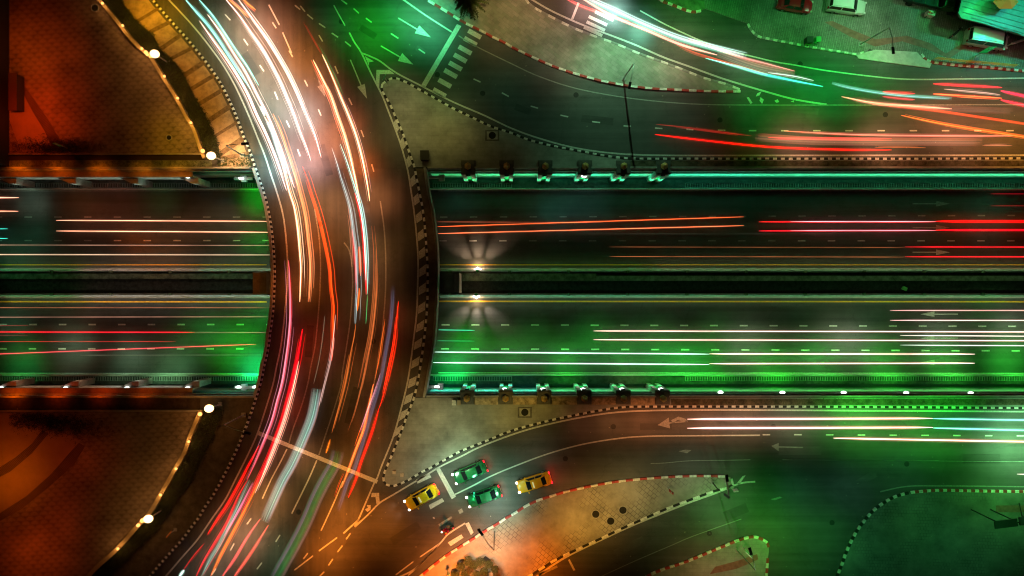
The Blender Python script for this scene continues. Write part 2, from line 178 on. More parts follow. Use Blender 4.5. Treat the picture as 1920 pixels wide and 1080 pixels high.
 (1200,470,4.2,(0.0004978,5.126e-05,2.503e-05),0.075,-6.5),(1350,400,4.2,(0.0004172,4.434e-05,3.552e-05),0.075,-6.5),(1700,450,4.2,(0.0003799,0.001213,0.0009512),0.075,-6.5),
 (1850,400,4.2,(0.0003198,0.003189,0.001862),0.075,-6.5),(1250,440,4.2,(0.0007581,0.000172,0.0001668),0.075,-6.5),(900,590,4.2,(4.127e-05,0.001316,5.61e-05),0.075,-6.5),
 (1300,590,4.2,(0.0002552,0.0005203,0.0006693),0.075,-6.5),(1500,585,4.2,(0.0002421,0.002228,0.001296),0.075,-6.5),(1650,590,4.2,(0.001729,0.00618,0.003072),0.075,-6.5),
 (1850,592,4.2,(0.001442,0.02187,0.003014),0.075,-6.5),(1000,640,4.2,(0.0001472,0.007855,0.0007201),0.075,-6.5),(1200,628,4.2,(0.0005712,0.00745,0.001303),0.075,-6.5),
 (1400,645,4.2,(0.03267,0.05403,0.02642),0.075,-6.5),(1600,640,4.2,(0.05203,0.06417,0.04232),0.075,-6.5),(1900,660,4.2,(0.003765,0.06851,0.003923),0.075,-6.5),
 (1250,672,4.2,(0.001702,0.06839,0.00237),0.075,-6.5),(900,672,4.2,(0.0001416,0.01917,0.0005063),0.075,-6.5),(1180,695,4.2,(0.01006,0.01365,0.00486),0.075,-6.5),
 (1450,690,4.2,(0.00219,0.07827,0.00303),0.075,-6.5),(1650,695,4.2,(0.001619,0.04752,0.002169),0.075,-6.5),(450,640,4.2,(0.00237,0.1391,0.005491),0.075,-6.5),
 (380,630,4.2,(0.003159,0.05807,0.007657),0.075,-6.5),(300,590,4.2,(0.0007108,0.001599,0.0008615),0.075,-6.5),(200,590,4.2,(0.002249,0.001181,0.0005333),0.075,-6.5),
 (60,590,4.2,(0.0006037,0.001115,0.0009991),0.075,-6.5),(230,690,4.2,(0.003172,0.008185,0.003279),0.075,-6.5),(60,690,4.2,(0.00118,0.01588,0.003401),0.075,-6.5),
 (320,690,4.2,(0.02237,0.06591,0.02626),0.075,-6.5),(130,640,4.2,(0.01182,0.02069,0.01102),0.075,-6.5),(440,400,4.2,(0.0001022,0.002213,0.001085),0.075,-6.5),
 (350,440,4.2,(0.01333,0.004509,0.001795),0.075,-6.5),(150,385,4.2,(0.01161,0.004421,0.001687),0.075,-6.5),(60,410,4.2,(0.0001591,0.002821,0.001401),0.075,-6.5),
 (60,480,4.2,(0.0005514,0.005183,0.003246),0.075,-6.5),(430,480,4.2,(0.0001372,0.005454,0.001652),0.075,-6.5),(300,470,4.2,(0.0248,0.00708,0.001604),0.075,-6.5),
 (220,380,4.2,(0.01148,0.002721,0.001347),0.075,-6.5)]
# ------------------------------------------------------------------ materials
MATS = {}
def mat(name, col, rough=0.7, metal=0.0, spec=0.3, noise=None, bump=0.0, emit=None, es=0.0, coat=0.0):
    """noise=(scale, amount): brightness mottling"""
    if name in MATS: return MATS[name]
    m = bpy.data.materials.new(name); m.use_nodes = True; n = m.node_tree.nodes; l = m.node_tree.links
    b = n['Principled BSDF']; b.inputs['Base Color'].default_value = (*col, 1)
    b.inputs['Roughness'].default_value = rough; b.inputs['Metallic'].default_value = metal
    b.inputs['Specular IOR Level'].default_value = spec; b.inputs['Coat Weight'].default_value = coat
    b.inputs['Coat Roughness'].default_value = 0.08
    if emit: b.inputs['Emission Color'].default_value = (*emit, 1); b.inputs['Emission Strength'].default_value = es
    if noise:
        tc = n.new('ShaderNodeTexCoord')
        a = n.new('ShaderNodeTexNoise'); a.inputs['Scale'].default_value = noise[0]; a.inputs['Detail'].default_value = 8
        a.inputs['Roughness'].default_value = 0.65
        l.new(tc.outputs['Object'], a.inputs['Vector'])
        mr = n.new('ShaderNodeMapRange'); mr.inputs[1].default_value = 0.3; mr.inputs[2].default_value = 0.7
        mr.inputs[3].default_value = 1 - noise[1]; mr.inputs[4].default_value = 1 + noise[1]
        l.new(a.outputs['Fac'], mr.inputs[0])
        mx = n.new('ShaderNodeVectorMath'); mx.operation = 'SCALE'; mx.inputs[0].default_value = col
        l.new(mr.outputs[0], mx.inputs['Scale']); l.new(mx.outputs[0], b.inputs['Base Color'])
        if bump:
            bp = n.new('ShaderNodeBump'); bp.inputs['Strength'].default_value = bump; bp.inputs['Distance'].default_value = 0.05
            l.new(a.outputs['Fac'], bp.inputs['Height']); l.new(bp.outputs[0], b.inputs['Normal'])
    MATS[name] = m; return m

def asphalt(name, col, seed=0, rot=0):
    m = bpy.data.materials.new(name); m.use_nodes = True; n = m.node_tree.nodes; l = m.node_tree.links
    b = n['Principled BSDF']; b.inputs['Roughness'].default_value = 0.62; b.inputs['Specular IOR Level'].default_value = 0.35
    tc = n.new('ShaderNodeTexCoord')
    def noise(s, det, stretch=None, r=.6):
        a = n.new('ShaderNodeTexNoise'); a.inputs['Scale'].default_value = s; a.inputs['Detail'].default_value = det
        a.inputs['Roughness'].default_value = r
        mp = n.new('ShaderNodeMapping'); mp.inputs['Location'].default_value = (seed, seed * 2, 0)
        if stretch: mp.inputs['Scale'].default_value = stretch
        l.new(tc.outputs['Object'], mp.inputs[0]); l.new(mp.outputs[0], a.inputs['Vector']); return a
    big = noise(.09, 5); mid = noise(.7, 6); fine = noise(14, 3, r=.9)
    trk = noise(1.0, 4, (0.03, 1.1, 1) if not rot else (1.1, .03, 1))
    def mth(op, a, b2):
        q = n.new('ShaderNodeMath'); q.operation = op
        for i, v in enumerate((a, b2)):
            if isinstance(v, (int, float)): q.inputs[i].default_value = v
            else: l.new(v, q.inputs[i])
        return q.outputs[0]
    s = mth('ADD', mth('MULTIPLY', big.outputs['Fac'], .5), mth('MULTIPLY', mid.outputs['Fac'], .6))
    s = mth('ADD', s, mth('MULTIPLY', fine.outputs['Fac'], 1.5)); s = mth('ADD', s, mth('MULTIPLY', trk.outputs['Fac'], 1.2))
    s = mth('MAXIMUM', mth('SUBTRACT', s, .82), .35)
    # cracks and sealed joints
    v = n.new('ShaderNodeTexVoronoi'); v.feature = 'DISTANCE_TO_EDGE'; v.inputs['Scale'].default_value = .11
    wp = n.new('ShaderNodeVectorMath'); wp.operation = 'ADD'; l.new(tc.outputs['Object'], wp.inputs[0])
    wn = noise(.8, 4); ws = n.new('ShaderNodeVectorMath'); ws.operation = 'SCALE'; ws.inputs['Scale'].default_value = 2.2
    l.new(wn.outputs['Color'], ws.inputs[0]); l.new(ws.outputs[0], wp.inputs[1]); l.new(wp.outputs[0], v.inputs['Vector'])
    cr = n.new('ShaderNodeMapRange'); cr.inputs[1].default_value = 0.003; cr.inputs[2].default_value = .009
    cr.inputs[3].default_value = .86; cr.inputs[4].default_value = 1; l.new(v.outputs['Distance'], cr.inputs[0])
    s = mth('MULTIPLY', s, cr.outputs[0]); s = mth('SUBTRACT', s, 0.1)
    mx = n.new('ShaderNodeVectorMath'); mx.operation = 'SCALE'; mx.inputs[0].default_value = col
    l.new(s, mx.inputs['Scale']); l.new(mx.outputs[0], b.inputs['Base Color'])
    MATS[name] = m; return m

def paver(name, col, col2, bw=.6, bh=.3, rot=0, mortar=.03, dark=.5, patch=None, mask=None):
    m = bpy.data.materials.new(name); m.use_nodes = True; n = m.node_tree.nodes; l = m.node_tree.links
    b = n['Principled BSDF']; b.inputs['Roughness'].default_value = .8; b.inputs['Specular IOR Level'].default_value = .2
    tc = n.new('ShaderNodeTexCoord'); mp = n.new('ShaderNodeMapping'); mp.inputs['Rotation'].default_value = (0, 0, rot)
    l.new(tc.outputs['Object'], mp.inputs[0])
    br = n.new('ShaderNodeTexBrick'); l.new(mp.outputs[0], br.inputs['Vector'])
    br.inputs['Color1'].default_value = (*col, 1); br.inputs['Color2'].default_value = (*col2, 1)
    br.inputs['Mortar'].default_value = (*[c * dark for c in col], 1)
    br.inputs['Scale'].default_value = 1; br.inputs['Mortar Size'].default_value = mortar
    br.inputs['Brick Width'].default_value = bw; br.inputs['Row Height'].default_value = bh
    a = n.new('ShaderNodeTexNoise'); a.inputs['Scale'].default_value = .35; a.inputs['Detail'].default_value = 9; a.inputs['Roughness'].default_value = .7
    l.new(tc.outputs['Object'], a.inputs['Vector'])
    mr = n.new('ShaderNodeMapRange'); mr.inputs[1].default_value = .3; mr.inputs[2].default_value = .7; mr.inputs[3].default_value = .6; mr.inputs[4].default_value = 1.3
    l.new(a.outputs['Fac'], mr.inputs[0])
    mx = n.new('ShaderNodeVectorMath'); mx.operation = 'SCALE'; l.new(br.outputs['Color'], mx.inputs[0]); l.new(mr.outputs[0], mx.inputs['Scale'])
    l.new(mx.outputs[0], b.inputs['Base Color'])
    if mask:
        a2 = n.new('ShaderNodeTexNoise'); a2.inputs['Scale'].default_value = mask; a2.inputs['Detail'].default_value = 5; l.new(tc.outputs['Object'], a2.inputs['Vector'])
        m2 = n.new('ShaderNodeMapRange'); m2.inputs[1].default_value = .47; m2.inputs[2].default_value = .58; l.new(a2.outputs['Fac'], m2.inputs[0])
        q = n.new('ShaderNodeMix'); q.data_type = 'RGBA'; q.inputs['A'].default_value = (*[(c + d) / 2 for c, d in zip(col, col2)], 1); l.new(br.outputs['Color'], q.inputs['B']); l.new(m2.outputs[0], q.inputs['Factor']); l.new(q.outputs['Result'], mx.inputs[0])
    MATS[name] = m; return m

def scallop(name, col, wd=1.15, hh=.55):
    """fish-scale cobbles: concentric arcs in offset rows"""
    m = bpy.data.materials.new(name); m.use_nodes = True; n = m.node_tree.nodes; l = m.node_tree.links
    b = n['Principled BSDF']; b.inputs['Roughness'].default_value = .75; b.inputs['Specular IOR Level'].default_value = .25
    tc = n.new('ShaderNodeTexCoord'); sp = n.new('ShaderNodeSeparateXYZ')
    mp = n.new('ShaderNodeMapping'); mp.inputs['Rotation'].default_value = (0, 0, R(-4)); l.new(tc.outputs['Object'], mp.inputs[0]); l.new(mp.outputs[0], sp.inputs[0])
    def M(op, *a):
        q = n.new('ShaderNodeMath'); q.operation = op
        for i, v in enumerate(a):
            if isinstance(v, (int, float)): q.inputs[i].default_value = v
            else: l.new(v, q.inputs[i])
        return q.outputs[0]
    X, Y = sp.outputs['X'], sp.outputs['Y']
    row = M('FLOOR', M('DIVIDE', Y, hh)); fy = M('SUBTRACT', Y, M('MULTIPLY', row, hh))
    def dist(k):
        r2 = M('SUBTRACT', row, k); par = M('MULTIPLY', M('FLOORED_MODULO', r2, 2.0), .5)
        u = M('MULTIPLY', M('SUBTRACT', M('FRACT', M('ADD', M('DIVIDE', X, wd), par)), .5), wd)
        v = M('ADD', fy, k * hh)
        return M('SQRT', M('ADD', M('MULTIPLY', u, u), M('MULTIPLY', v, v)))
    d0, d1 = dist(0), dist(1)
    inside = M('LESS_THAN', d0, wd * .5)
    d = M('ADD', M('MULTIPLY', inside, d0), M('MULTIPLY', M('SUBTRACT', 1, inside), d1))
    ring = M('SINE', M('MULTIPLY', d, 38.0))
    a = n.new('ShaderNodeTexNoise'); a.inputs['Scale'].default_value = .3; a.inputs['Detail'].default_value = 8; l.new(tc.outputs['Object'], a.inputs['Vector'])
    edge = M('MULTIPLY', M('GREATER_THAN', d, wd * .44), .35)
    s = M('ADD', M('MULTIPLY', ring, .22), M('ADD', M('MULTIPLY', a.outputs['Fac'], 1.5), .25)); s = M('SUBTRACT', s, edge)
    mx = n.new('ShaderNodeVectorMath'); mx.operation = 'SCALE'; mx.inputs[0].default_value = col; l.new(s, mx.inputs['Scale']); l.new(mx.outputs[0], b.inputs['Base Color'])
    MATS[name] = m; return m

def glow(name, col, s):
    if name in MATS: return MATS[name]
    m = bpy.data.materials.new(name); m.use_nodes = True; n = m.node_tree.nodes; l = m.node_tree.links
    n.remove(n['Principled BSDF']); e = n.new('ShaderNodeEmission'); e.inputs[0].default_value = (*col, 1); e.inputs[1].default_value = s
    l.new(e.outputs[0], n['Material Output'].inputs[0]); MATS[name] = m; return m

def trailglow(name, col, s):
    """a lamp's path through the air: brightness drifts along its way"""
    if name in MATS: return MATS[name]
    m = glow(name, col, s); n = m.node_tree.nodes; l = m.node_tree.links; e = [x for x in n if x.type == 'EMISSION'][0]
    tc = n.new('ShaderNodeTexCoord'); a = n.new('ShaderNodeTexNoise'); a.inputs['Scale'].default_value = .22; a.inputs['Detail'].default_value = 4; l.new(tc.outputs['Object'], a.inputs['Vector'])
    mr = n.new('ShaderNodeMapRange'); mr.inputs[1].default_value = .32; mr.inputs[2].default_value = .66; mr.inputs[3].default_value = s * .27; mr.inputs[4].default_value = s * .75
    t = n.new('ShaderNodeBsdfTransparent'); ad = n.new('ShaderNodeAddShader'); l.new(e.outputs[0], ad.inputs[0]); l.new(t.outputs[0], ad.inputs[1]); l.new(ad.outputs[0], n['Material Output'].inputs[0])
    l.new(a.outputs['Fac'], mr.inputs[0]); l.new(mr.outputs[0], e.inputs[1]); return m
def airglow(name, col, s):
    """light hanging in the air: adds to what lies behind it"""
    if name in MATS: return MATS[name]
    m = bpy.data.materials.new(name); m.use_nodes = True; n = m.node_tree.nodes; l = m.node_tree.links
    n.remove(n['Principled BSDF']); e = n.new('ShaderNodeEmission'); e.inputs[0].default_value = (*col, 1); e.inputs[1].default_value = s
    t = n.new('ShaderNodeBsdfTransparent'); a = n.new('ShaderNodeAddShader'); l.new(e.outputs[0], a.inputs[0]); l.new(t.outputs[0], a.inputs[1])
    l.new(a.outputs[0], n['Material Output'].inputs[0]); MATS[name] = m; return m
ASPH = asphalt('asphalt', (.075, .072, .07), 3)
ASPHB = asphalt('bridge_asphalt', (.080, .074, .068), 11, rot=1)
ASPHU = asphalt('underpass_concrete', (.078, .078, .076), 23)
PAINT = mat('white_paint', (.52, .52, .50), .6, noise=(6, .35))
FAINT = mat('worn_white_paint', (.26, .26, .25), .7, noise=(5, .4))
YEL = mat('yellow_paint', (.85, .45, .03), .5, noise=(5, .2))
KW = mat('kerb_white', (.66, .65, .62), .6, noise=(4, .38)); KB = mat('kerb_black', (.02, .02, .02), .7, noise=(5, .3))
KR = mat('kerb_red', (.40, .045, .04), .6, noise=(4, .4)); KG = mat('kerb_concrete', (.25, .25, .24), .8, noise=(3, .3))
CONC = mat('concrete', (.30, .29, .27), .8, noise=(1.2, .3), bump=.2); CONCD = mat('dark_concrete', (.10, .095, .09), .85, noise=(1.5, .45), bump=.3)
CONCL = mat('pale_concrete', (.48, .47, .45), .7, noise=(1.6, .22)); MOSS = mat('mossy_concrete', (.14, .16, .10), .9, noise=(1.3, .7), bump=.4)
WALLM = mat('painted_wall', (.45, .47, .45), .6, noise=(.9, .22)); SOIL = mat('dark_soil', (.035, .03, .022), .95, noise=(2, .6), bump=.5)
METAL = mat('galvanised_steel', (.42, .43, .43), .4, metal=.6, noise=(4, .15)); DMETAL = mat('dark_steel', (.03, .03, .035), .5, metal=.5)
BLK = mat('black_rubber', (.012, .012, .012), .8); GLASS = mat('dark_glass', (.012, .016, .018), .06, spec=.9)
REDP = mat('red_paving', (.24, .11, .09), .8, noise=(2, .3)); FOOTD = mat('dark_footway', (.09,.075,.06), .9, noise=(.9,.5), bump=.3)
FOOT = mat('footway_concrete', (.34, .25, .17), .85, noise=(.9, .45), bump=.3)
ISLE = paver('island_pavers', (.29, .29, .27), (.26, .26, .24), 1.0, .5, 0, .02, .8)
ISLE2 = paver('diagonal_pavers', (.33, .31, .28), (.25, .27, .22), .9, .45, R(38), .016, .7)
ISLE3 = paver('broken_pavers', (.31, .29, .25), (.28, .26, .22), .55, .55, R(40), .025, .3, mask=.22)
ISLE4 = paver('grid_pavers', (.19, .20, .18), (.17, .18, .16), .4, .4, R(2), .022, .55, mask=.3)
FORE = paver('forecourt_pavers', (.26, .25, .23), (.17, .19, .15), .9, .22, R(80), .05, .6)
SCAL = scallop('scallop_cobbles', (.25, .20, .16)); SMOOTH = mat('smooth_granite', (.30, .22, .16), .6, noise=(.6, .15))
STEPS = paver('striped_paving', (.16, .11, .08), (.20, .14, .10), 30, .16, R(-58), .05, .5)
LEAF1 = mat('leaf_olive', (.032, .048, .006), .6, noise=(3, .5)); LEAF2 = mat('leaf_dark', (.035, .05, .012), .6, noise=(3, .5)); LEAF3 = mat('leaf_orange', (.09, .035, .006), .6, noise=(3, .4))

# ------------------------------------------------------------------ mesh helpers
class MB:
    def __init__(s): s.v = []; s.f = []; s.m = []
    def poly(s, pts, z=None, mi=0):
        P = [Vector((p[0], p[1], p[2] if z is None else z)) for p in pts]
        b = len(s.v); s.v += [tuple(p) for p in P]
        for t in tessellate_polygon([P]):
            a, c, d = (P[i] for i in t)
            if (c - a).cross(d - a).z < 0: t = (t[0], t[2], t[1])
            s.f.append(tuple(b + i for i in t)); s.m.append(mi)
    def prism(s, pts, z0, z1, mi=0, ms=None, bottom=False):
        s.poly(pts, z1, mi); n = len(pts); b = len(s.v); ms = mi if ms is None else ms
        area = sum(pts[i][0] * pts[(i + 1) % n][1] - pts[(i + 1) % n][0] * pts[i][1] for i in range(n))
        s.v += [(p[0], p[1], z0) for p in pts] + [(p[0], p[1], z1) for p in pts]
        for i in range(n):
            j = (i + 1) % n; q = (b + i, b + j, b + n + j, b + n + i)
            s.f.append(q if area > 0 else q[::-1]); s.m.append(ms)
        if bottom:
            k = len(s.f); s.poly(pts, z0, mi)
            for t in range(k, len(s.f)): s.f[t] = s.f[t][::-1]
    def box(s, c, d, rz=0, mi=0, tilt=None):
        M = Matrix.Rotation(rz, 3, 'Z')
        if tilt: M = M @ tilt
        b = len(s.v)
        for x in (-.5, .5):
            for y in (-.5, .5):
                for z in (-.5, .5): s.v.append(tuple(Vector(c) + M @ Vector((x * d[0], y * d[1], z * d[2]))))
        for q in ((0, 1, 3, 2), (4, 6, 7, 5), (0, 4, 5, 1), (2, 3, 7, 6), (0, 2, 6, 4), (1, 5, 7, 3)):
            s.f.append(tuple(b + i for i in q)); s.m.append(mi)
    def tube(s, path, r, n=8, mi=0, caps=True, flat=1.0, r2=None, ends=0):
        P = [Vector(p) for p in path]; b = len(s.v); k = len(P)
        for i, p in enumerate(P):
            t = (P[min(i + 1, k - 1)] - P[max(i - 1, 0)]).normalized()
            up = Vector((0, 0, 1)) if abs(t.z) < .9 else Vector((1, 0, 0))
            sx = t.cross(up).normalized(); sy = sx.cross(t)
            rr = r + ((r2 - r) * i / (k - 1) if r2 is not None else 0)
            if ends: e_ = min((p - P[0]).length, (P[-1] - p).length); rr *= min(1, .25 + .75 * (e_ / ends) ** .6) if e_ < ends else 1
            for j in range(n):
                a = 2 * math.pi * j / n; s.v.append(tuple(p + sx * math.cos(a) * rr + sy * math.sin(a) * rr * flat))
        for i in range(k - 1):
            for j in range(n):
                q = (b + i * n + j, b + i * n + (j + 1) % n, b + (i + 1) * n + (j + 1) % n, b + (i + 1) * n + j)
                s.f.append(q); s.m.append(mi)
        if caps:
            s.f.append(tuple(b + j for j in range(n))[::-1]); s.m.append(mi)
            s.f.append(tuple(b + (k - 1) * n + j for j in range(n))); s.m.append(mi)
    def strip(s, path, wd, z, mi=0):
        P = [Vector((p[0], p[1], 0)) for p in path]; b = len(s.v); k = len(P)
        for i, p in enumerate(P):
            t = (P[min(i + 1, k - 1)] - P[max(i - 1, 0)]).normalized(); nrm = Vector((-t.y, t.x, 0)) * wd / 2
            s.v.append((p.x + nrm.x, p.y + nrm.y, z)); s.v.append((p.x - nrm.x, p.y - nrm.y, z))
        for i in range(k - 1): s.f.append((b + 2 * i + 1, b + 2 * i + 3, b + 2 * i + 2, b + 2 * i)); s.m.append(mi)
    def ball(s, c, r, n=8, mi=0, sq=1.0):
        b = len(s.v); c = Vector(c)
        for i in range(1, n // 2):
            ph = math.pi * i / (n // 2)
            for j in range(n):
                a = 2 * math.pi * j / n; s.v.append((c.x + r * math.sin(ph) * math.cos(a), c.y + r * math.sin(ph) * math.sin(a), c.z + r * sq * math.cos(ph)))
        t = len(s.v); s.v += [(c.x, c.y, c.z + r * sq), (c.x, c.y, c.z - r * sq)]; rows = n // 2 - 1
        for i in range(rows - 1):
            for j in range(n): s.f.append((b + i * n + j, b + (i + 1) * n + j, b + (i + 1) * n + (j + 1) % n, b + i * n + (j + 1) % n)); s.m.append(mi)
        for j in range(n):
            s.f.append((t, b + j, b + (j + 1) % n)); s.m.append(mi)
            s.f.append((t + 1, b + (rows - 1) * n + (j + 1) % n, b + (rows - 1) * n + j)); s.m.append(mi)
    def build(s, name, mats, parent=None, loc=None, smooth=False):
        me = bpy.data.meshes.new(name); me.from_pydata(s.v, [], s.f)
        for m in (mats if isinstance(mats, (list, tuple)) else [mats]): me.materials.append(m)
        me.polygons.foreach_set('material_index', s.m)
        if smooth: me.polygons.foreach_set('use_smooth', [True] * len(s.f))
        me.update(); o = bpy.data.objects.new(name, me); COL.objects.link(o)
        if parent: o.parent = parent
        if loc is not None: o.location = loc
        return o
def tag(o, label=None, cat=None, group=None, kind=None):
    if label: o['label'] = label
    if cat: o['category'] = cat
    if group: o['group'] = group
    if kind: o['kind'] = kind
    return o
def empty(name, loc, rz=0):
    o = bpy.data.objects.new(name, None); o.empty_display_size = .3; COL.objects.link(o); o.location = loc; o.rotation_euler = (0, 0, rz); return o
def copy_tree(o, parent=None):
    c = o.copy(); COL.objects.link(c); c.parent = parent
    for ch in list(o.children): copy_tree(ch, c)
    return c
def spline(pts, step=6.0):
    """Catmull-Rom through pixel points"""
    if len(pts) < 3:
        a, b = pts[0], pts[-1]; k = max(2, int(math.dist(a, b) / 40)); return [(a[0] + (b[0] - a[0]) * i / k, a[1] + (b[1] - a[1]) * i / k) for i in range(k + 1)]
    P = [pts[0]] + list(pts) + [pts[-1]]; out = []
    for i in range(1, len(P) - 2):
        p0, p1, p2, p3 = P[i - 1:i + 3]; n = max(2, int(math.dist(p1, p2) / step))
        for k in range(n):
            t = k / n; out.append(tuple(.5 * ((2 * p1[j]) + (-p0[j] + p2[j]) * t + (2 * p0[j] - 5 * p1[j] + 4 * p2[j] - p3[j]) * t * t + (-p0[j] + 3 * p1[j] - 3 * p2[j] + p3[j]) * t ** 3) for j in (0, 1)))
    out.append(tuple(pts[-1])); return out
def off(path, d):
    out = []
    for i, p in enumerate(path):
        a, b = path[max(i - 1, 0)], path[min(i + 1, len(path) - 1)]; tx, ty = b[0] - a[0], b[1] - a[1]; L = math.hypot(tx, ty) or 1
        out.append((p[0] - ty / L * d, p[1] + tx / L * d))
    return out
def Wp(path, z=0.0): return [W(p[0], p[1], z) for p in path]
def resample(P, step):
    out = [P[0]]; acc = 0
    for a, b in zip(P, P[1:]):
        L = (b - a).length
        if L == 0: continue
        d = step - acc
        while d <= L: out.append(a + (b - a) * d / L); d += step
        acc = L - (d - step)
    return out
def kerb(paths, mats, label, seg=.5, wd=.27, h=.16, z=0.0, group='painted kerbs'):
    """paths: [(pixel path, material index pair)]"""
    m = MB()
    for path, (ia, ib), sg in paths:
        P = resample(Wp(spline(path, 4)), sg or seg)
        for i, (a, b) in enumerate(zip(P, P[1:])):
            t = (b - a).normalized(); n = Vector((-t.y, t.x, 0)) * wd / 2
            n2 = n * .8; lo = [a + n, a - n, b - n, b + n]; mi = ia if i % 2 == 0 else ib; hh = h + random.uniform(-.004, .004)
            k = len(m.v); m.v += [(p.x, p.y, z) for p in lo] + [(p.x, p.y, z + hh * .8) for p in lo] + [(p.x, p.y, z + hh) for p in (a + n2, a - n2, b - n2, b + n2)]
            for q in ((8, 9, 10, 11), (4, 5, 9, 8), (6, 7, 11, 10), (5, 6, 10, 9), (7, 4, 8, 11), (0, 1, 5, 4), (2, 3, 7, 6), (1, 2, 6, 5), (3, 0, 4, 7)):
                m.f.append(tuple(k + j for j in q)); m.m.append(mi)
    return tag(m.build('painted_kerb', mats), label, 'kerb', group)
# ------------------------------------------------------------------ setting: curves in photo pixels on the street level
BW = [(283,-6),(287,0),(307,24),(332,52),(353,75),(375,102),(395,128),(412,153),(427,182),(439,208),(449,233),(458,258),(466,277),(472,293),(480,317),(490,347),(495,362),(502,388),(508,422),(512,458),(514,485),(515,520),(514,548),(512,583),(507,620),(502,657),(495,687),(489,717),(479,750),(470,777),(461,802),(451,827),(440,852),(429,875),(417,898),(400,928),(385,950),(372,972),(360,987),(345,1008),(327,1028),(309,1048),(285,1076),(276,1088)]
BE = [(717,158),(716,169),(722,180),(732,197),(743,222),(752,242),(760,263),(768,287),(777,313),(783,343),(787,362),(792,387),(796,417),(799,453),(802,502),(802,540),(801,577),(797,623),(793,655),(788,690),(782,723),(775,750),(764,777),(755,803),(743,833),(732,860),(722,883),(719,897),(723,907),(735,911)]
EDGE_E = [(799,316),(805,360),(813,398),(818,438),(821,477),(821.5,527),(821,540),(819,590),(815,640),(808,682),(802,718),(798,742)]
YN, YS = 316, 743                 # lips of the cutting
ZU = -6.5                         # underpass road level
def cross(path, y):
    for a, b in zip(path, path[1:]):
        if (a[1] - y) * (b[1] - y) <= 0 and a[1] != b[1]:
            t = (y - a[1]) / (b[1] - a[1]); return (a[0] + (b[0] - a[0]) * t, y)
sBW = spline(BW, 5); wBW = off(sBW, 5)   # 5 px outside the kerb: edge of the deck (west)
deckW = [cross(wBW, YN)] + [p for p in wBW if YN < p[1] < YS] + [cross(wBW, YS)]
sE = spline(EDGE_E, 5); deckE = [(cross(sE, YN) or sE[0])] + [p for p in sE if YN < p[1] < YS] + [(798, YS)]
# ground: north and south of the cutting, one sheet
g = MB(); FAR = 9000
def rect(x0, y0, x1, y1, z): return [W(x0, y1, z), W(x1, y1, z), W(x1, y0, z), W(x0, y0, z)]
g.poly(Wp([(-FAR,-FAR),(FAR,-FAR),(FAR,YN),(-FAR,YN)])); g.poly(Wp([(-FAR,YS),(FAR,YS),(FAR,FAR),(-FAR,FAR)]))
tag(g.build('ground', ASPH), kind='structure')
# underpass road
yN, yS = W(0, 318, 0).y, W(0, 741, 0).y
g = MB(); g.poly([(-600, yS - 1, ZU), (600, yS - 1, ZU), (600, yN + 1, ZU), (-600, yN + 1, ZU)])
tag(g.build('underpass_road', ASPHU), kind='structure')
# bridge
br = empty('road_bridge', W(650, 530, 0)); inv = Matrix.Translation(-Vector(br.location))
def child(mb, name, mats, parent, smooth=False):
    b = parent.matrix_world if False else Matrix.Translation(parent.location)
    mb.v = [tuple(Vector(v) - parent.location) for v in mb.v]; return mb.build(name, mats, parent, smooth=smooth)
tag(br, 'wide curved asphalt road bridge carrying light trails over the sunken expressway', 'bridge')
m = MB(); m.prism(Wp(deckW + deckE[::-1]), -1.1, 0.0, 0, 1, bottom=True); child(m, 'deck', [ASPHB, CONC], br)
m = MB(); pe = Wp(off(deckE, 1.2)); pe = [Vector((p.x, p.y, 0)) for p in pe]
for a, b in zip(pe, pe[1:]):
    t = (b - a).normalized(); n = Vector((-t.y, t.x, 0)) * .14; m.prism([a - n, b - n, b + n, a + n], -1.25, .95, 0)
child(m, 'parapet', [CONC], br)
m = MB(); pw = [Vector((p.x, p.y, 0)) for p in Wp(off(deckW, -1.5))]
for a, b in zip(pw, pw[1:]):
    t = (b - a).normalized(); n = Vector((-t.y, t.x, 0)) * .16; m.prism([a - n, b - n, b + n, a + n], -1.25, .30, 0)
child(m, 'parapet', [CONCL], br)
# asphalt of the approaches joins the deck: thin wearing course following the curve north and south
for nm, y0, y1 in (('n', -6, YN), ('s', YS, 1088)):
    a = [p for p in wBW if y0 <= p[1] <= y1]; e = [(560, y0), (620, 60), (682, 105), (712, 165)] + [p for p in spline(BE[2:-2], 5) if p[1] < YN] + [(799, YN)] if nm == 'n' else [(798, YS)] + [p for p in spline(BE[2:-2], 5) if p[1] > YS] + [(700, 925), (672, 985), (600, 1088)]
    m = MB(); m.poly(Wp(a + e[::-1]), .004); tag(m.build('road', ASPHB), kind='structure')
# pier stubs beside the bridge in the median
for (x0, x1, y0, y1, lb) in ((822, 861, 512, 549, 'pale concrete pier head on the median just east of the bridge'), (474, 509, 511, 551, 'yellowish concrete pier head on the median just west of the bridge')):
    m = MB(); a = W(x0, y1, -2); b = W(x1, y0, -2); m.box(((a.x + b.x) / 2, (a.y + b.y) / 2, -4.25), (b.x - a.x, b.y - a.y, 4.5))
    e = empty('bridge_pier', ((a.x + b.x) / 2, (a.y + b.y) / 2, ZU)); child(m, 'column', CONC if x0 > 800 else mat('yellow_concrete', (.42, .33, .16), .8, noise=(1, .4)), e)
    m = MB(); m.box(((b.x - .35), (a.y + b.y) / 2, -1.93), (.5, (b.y - a.y) * .95, .16)); child(m, 'cap', CONCL, e); tag(e, lb, 'pier', 'concrete pier heads beside the bridge')

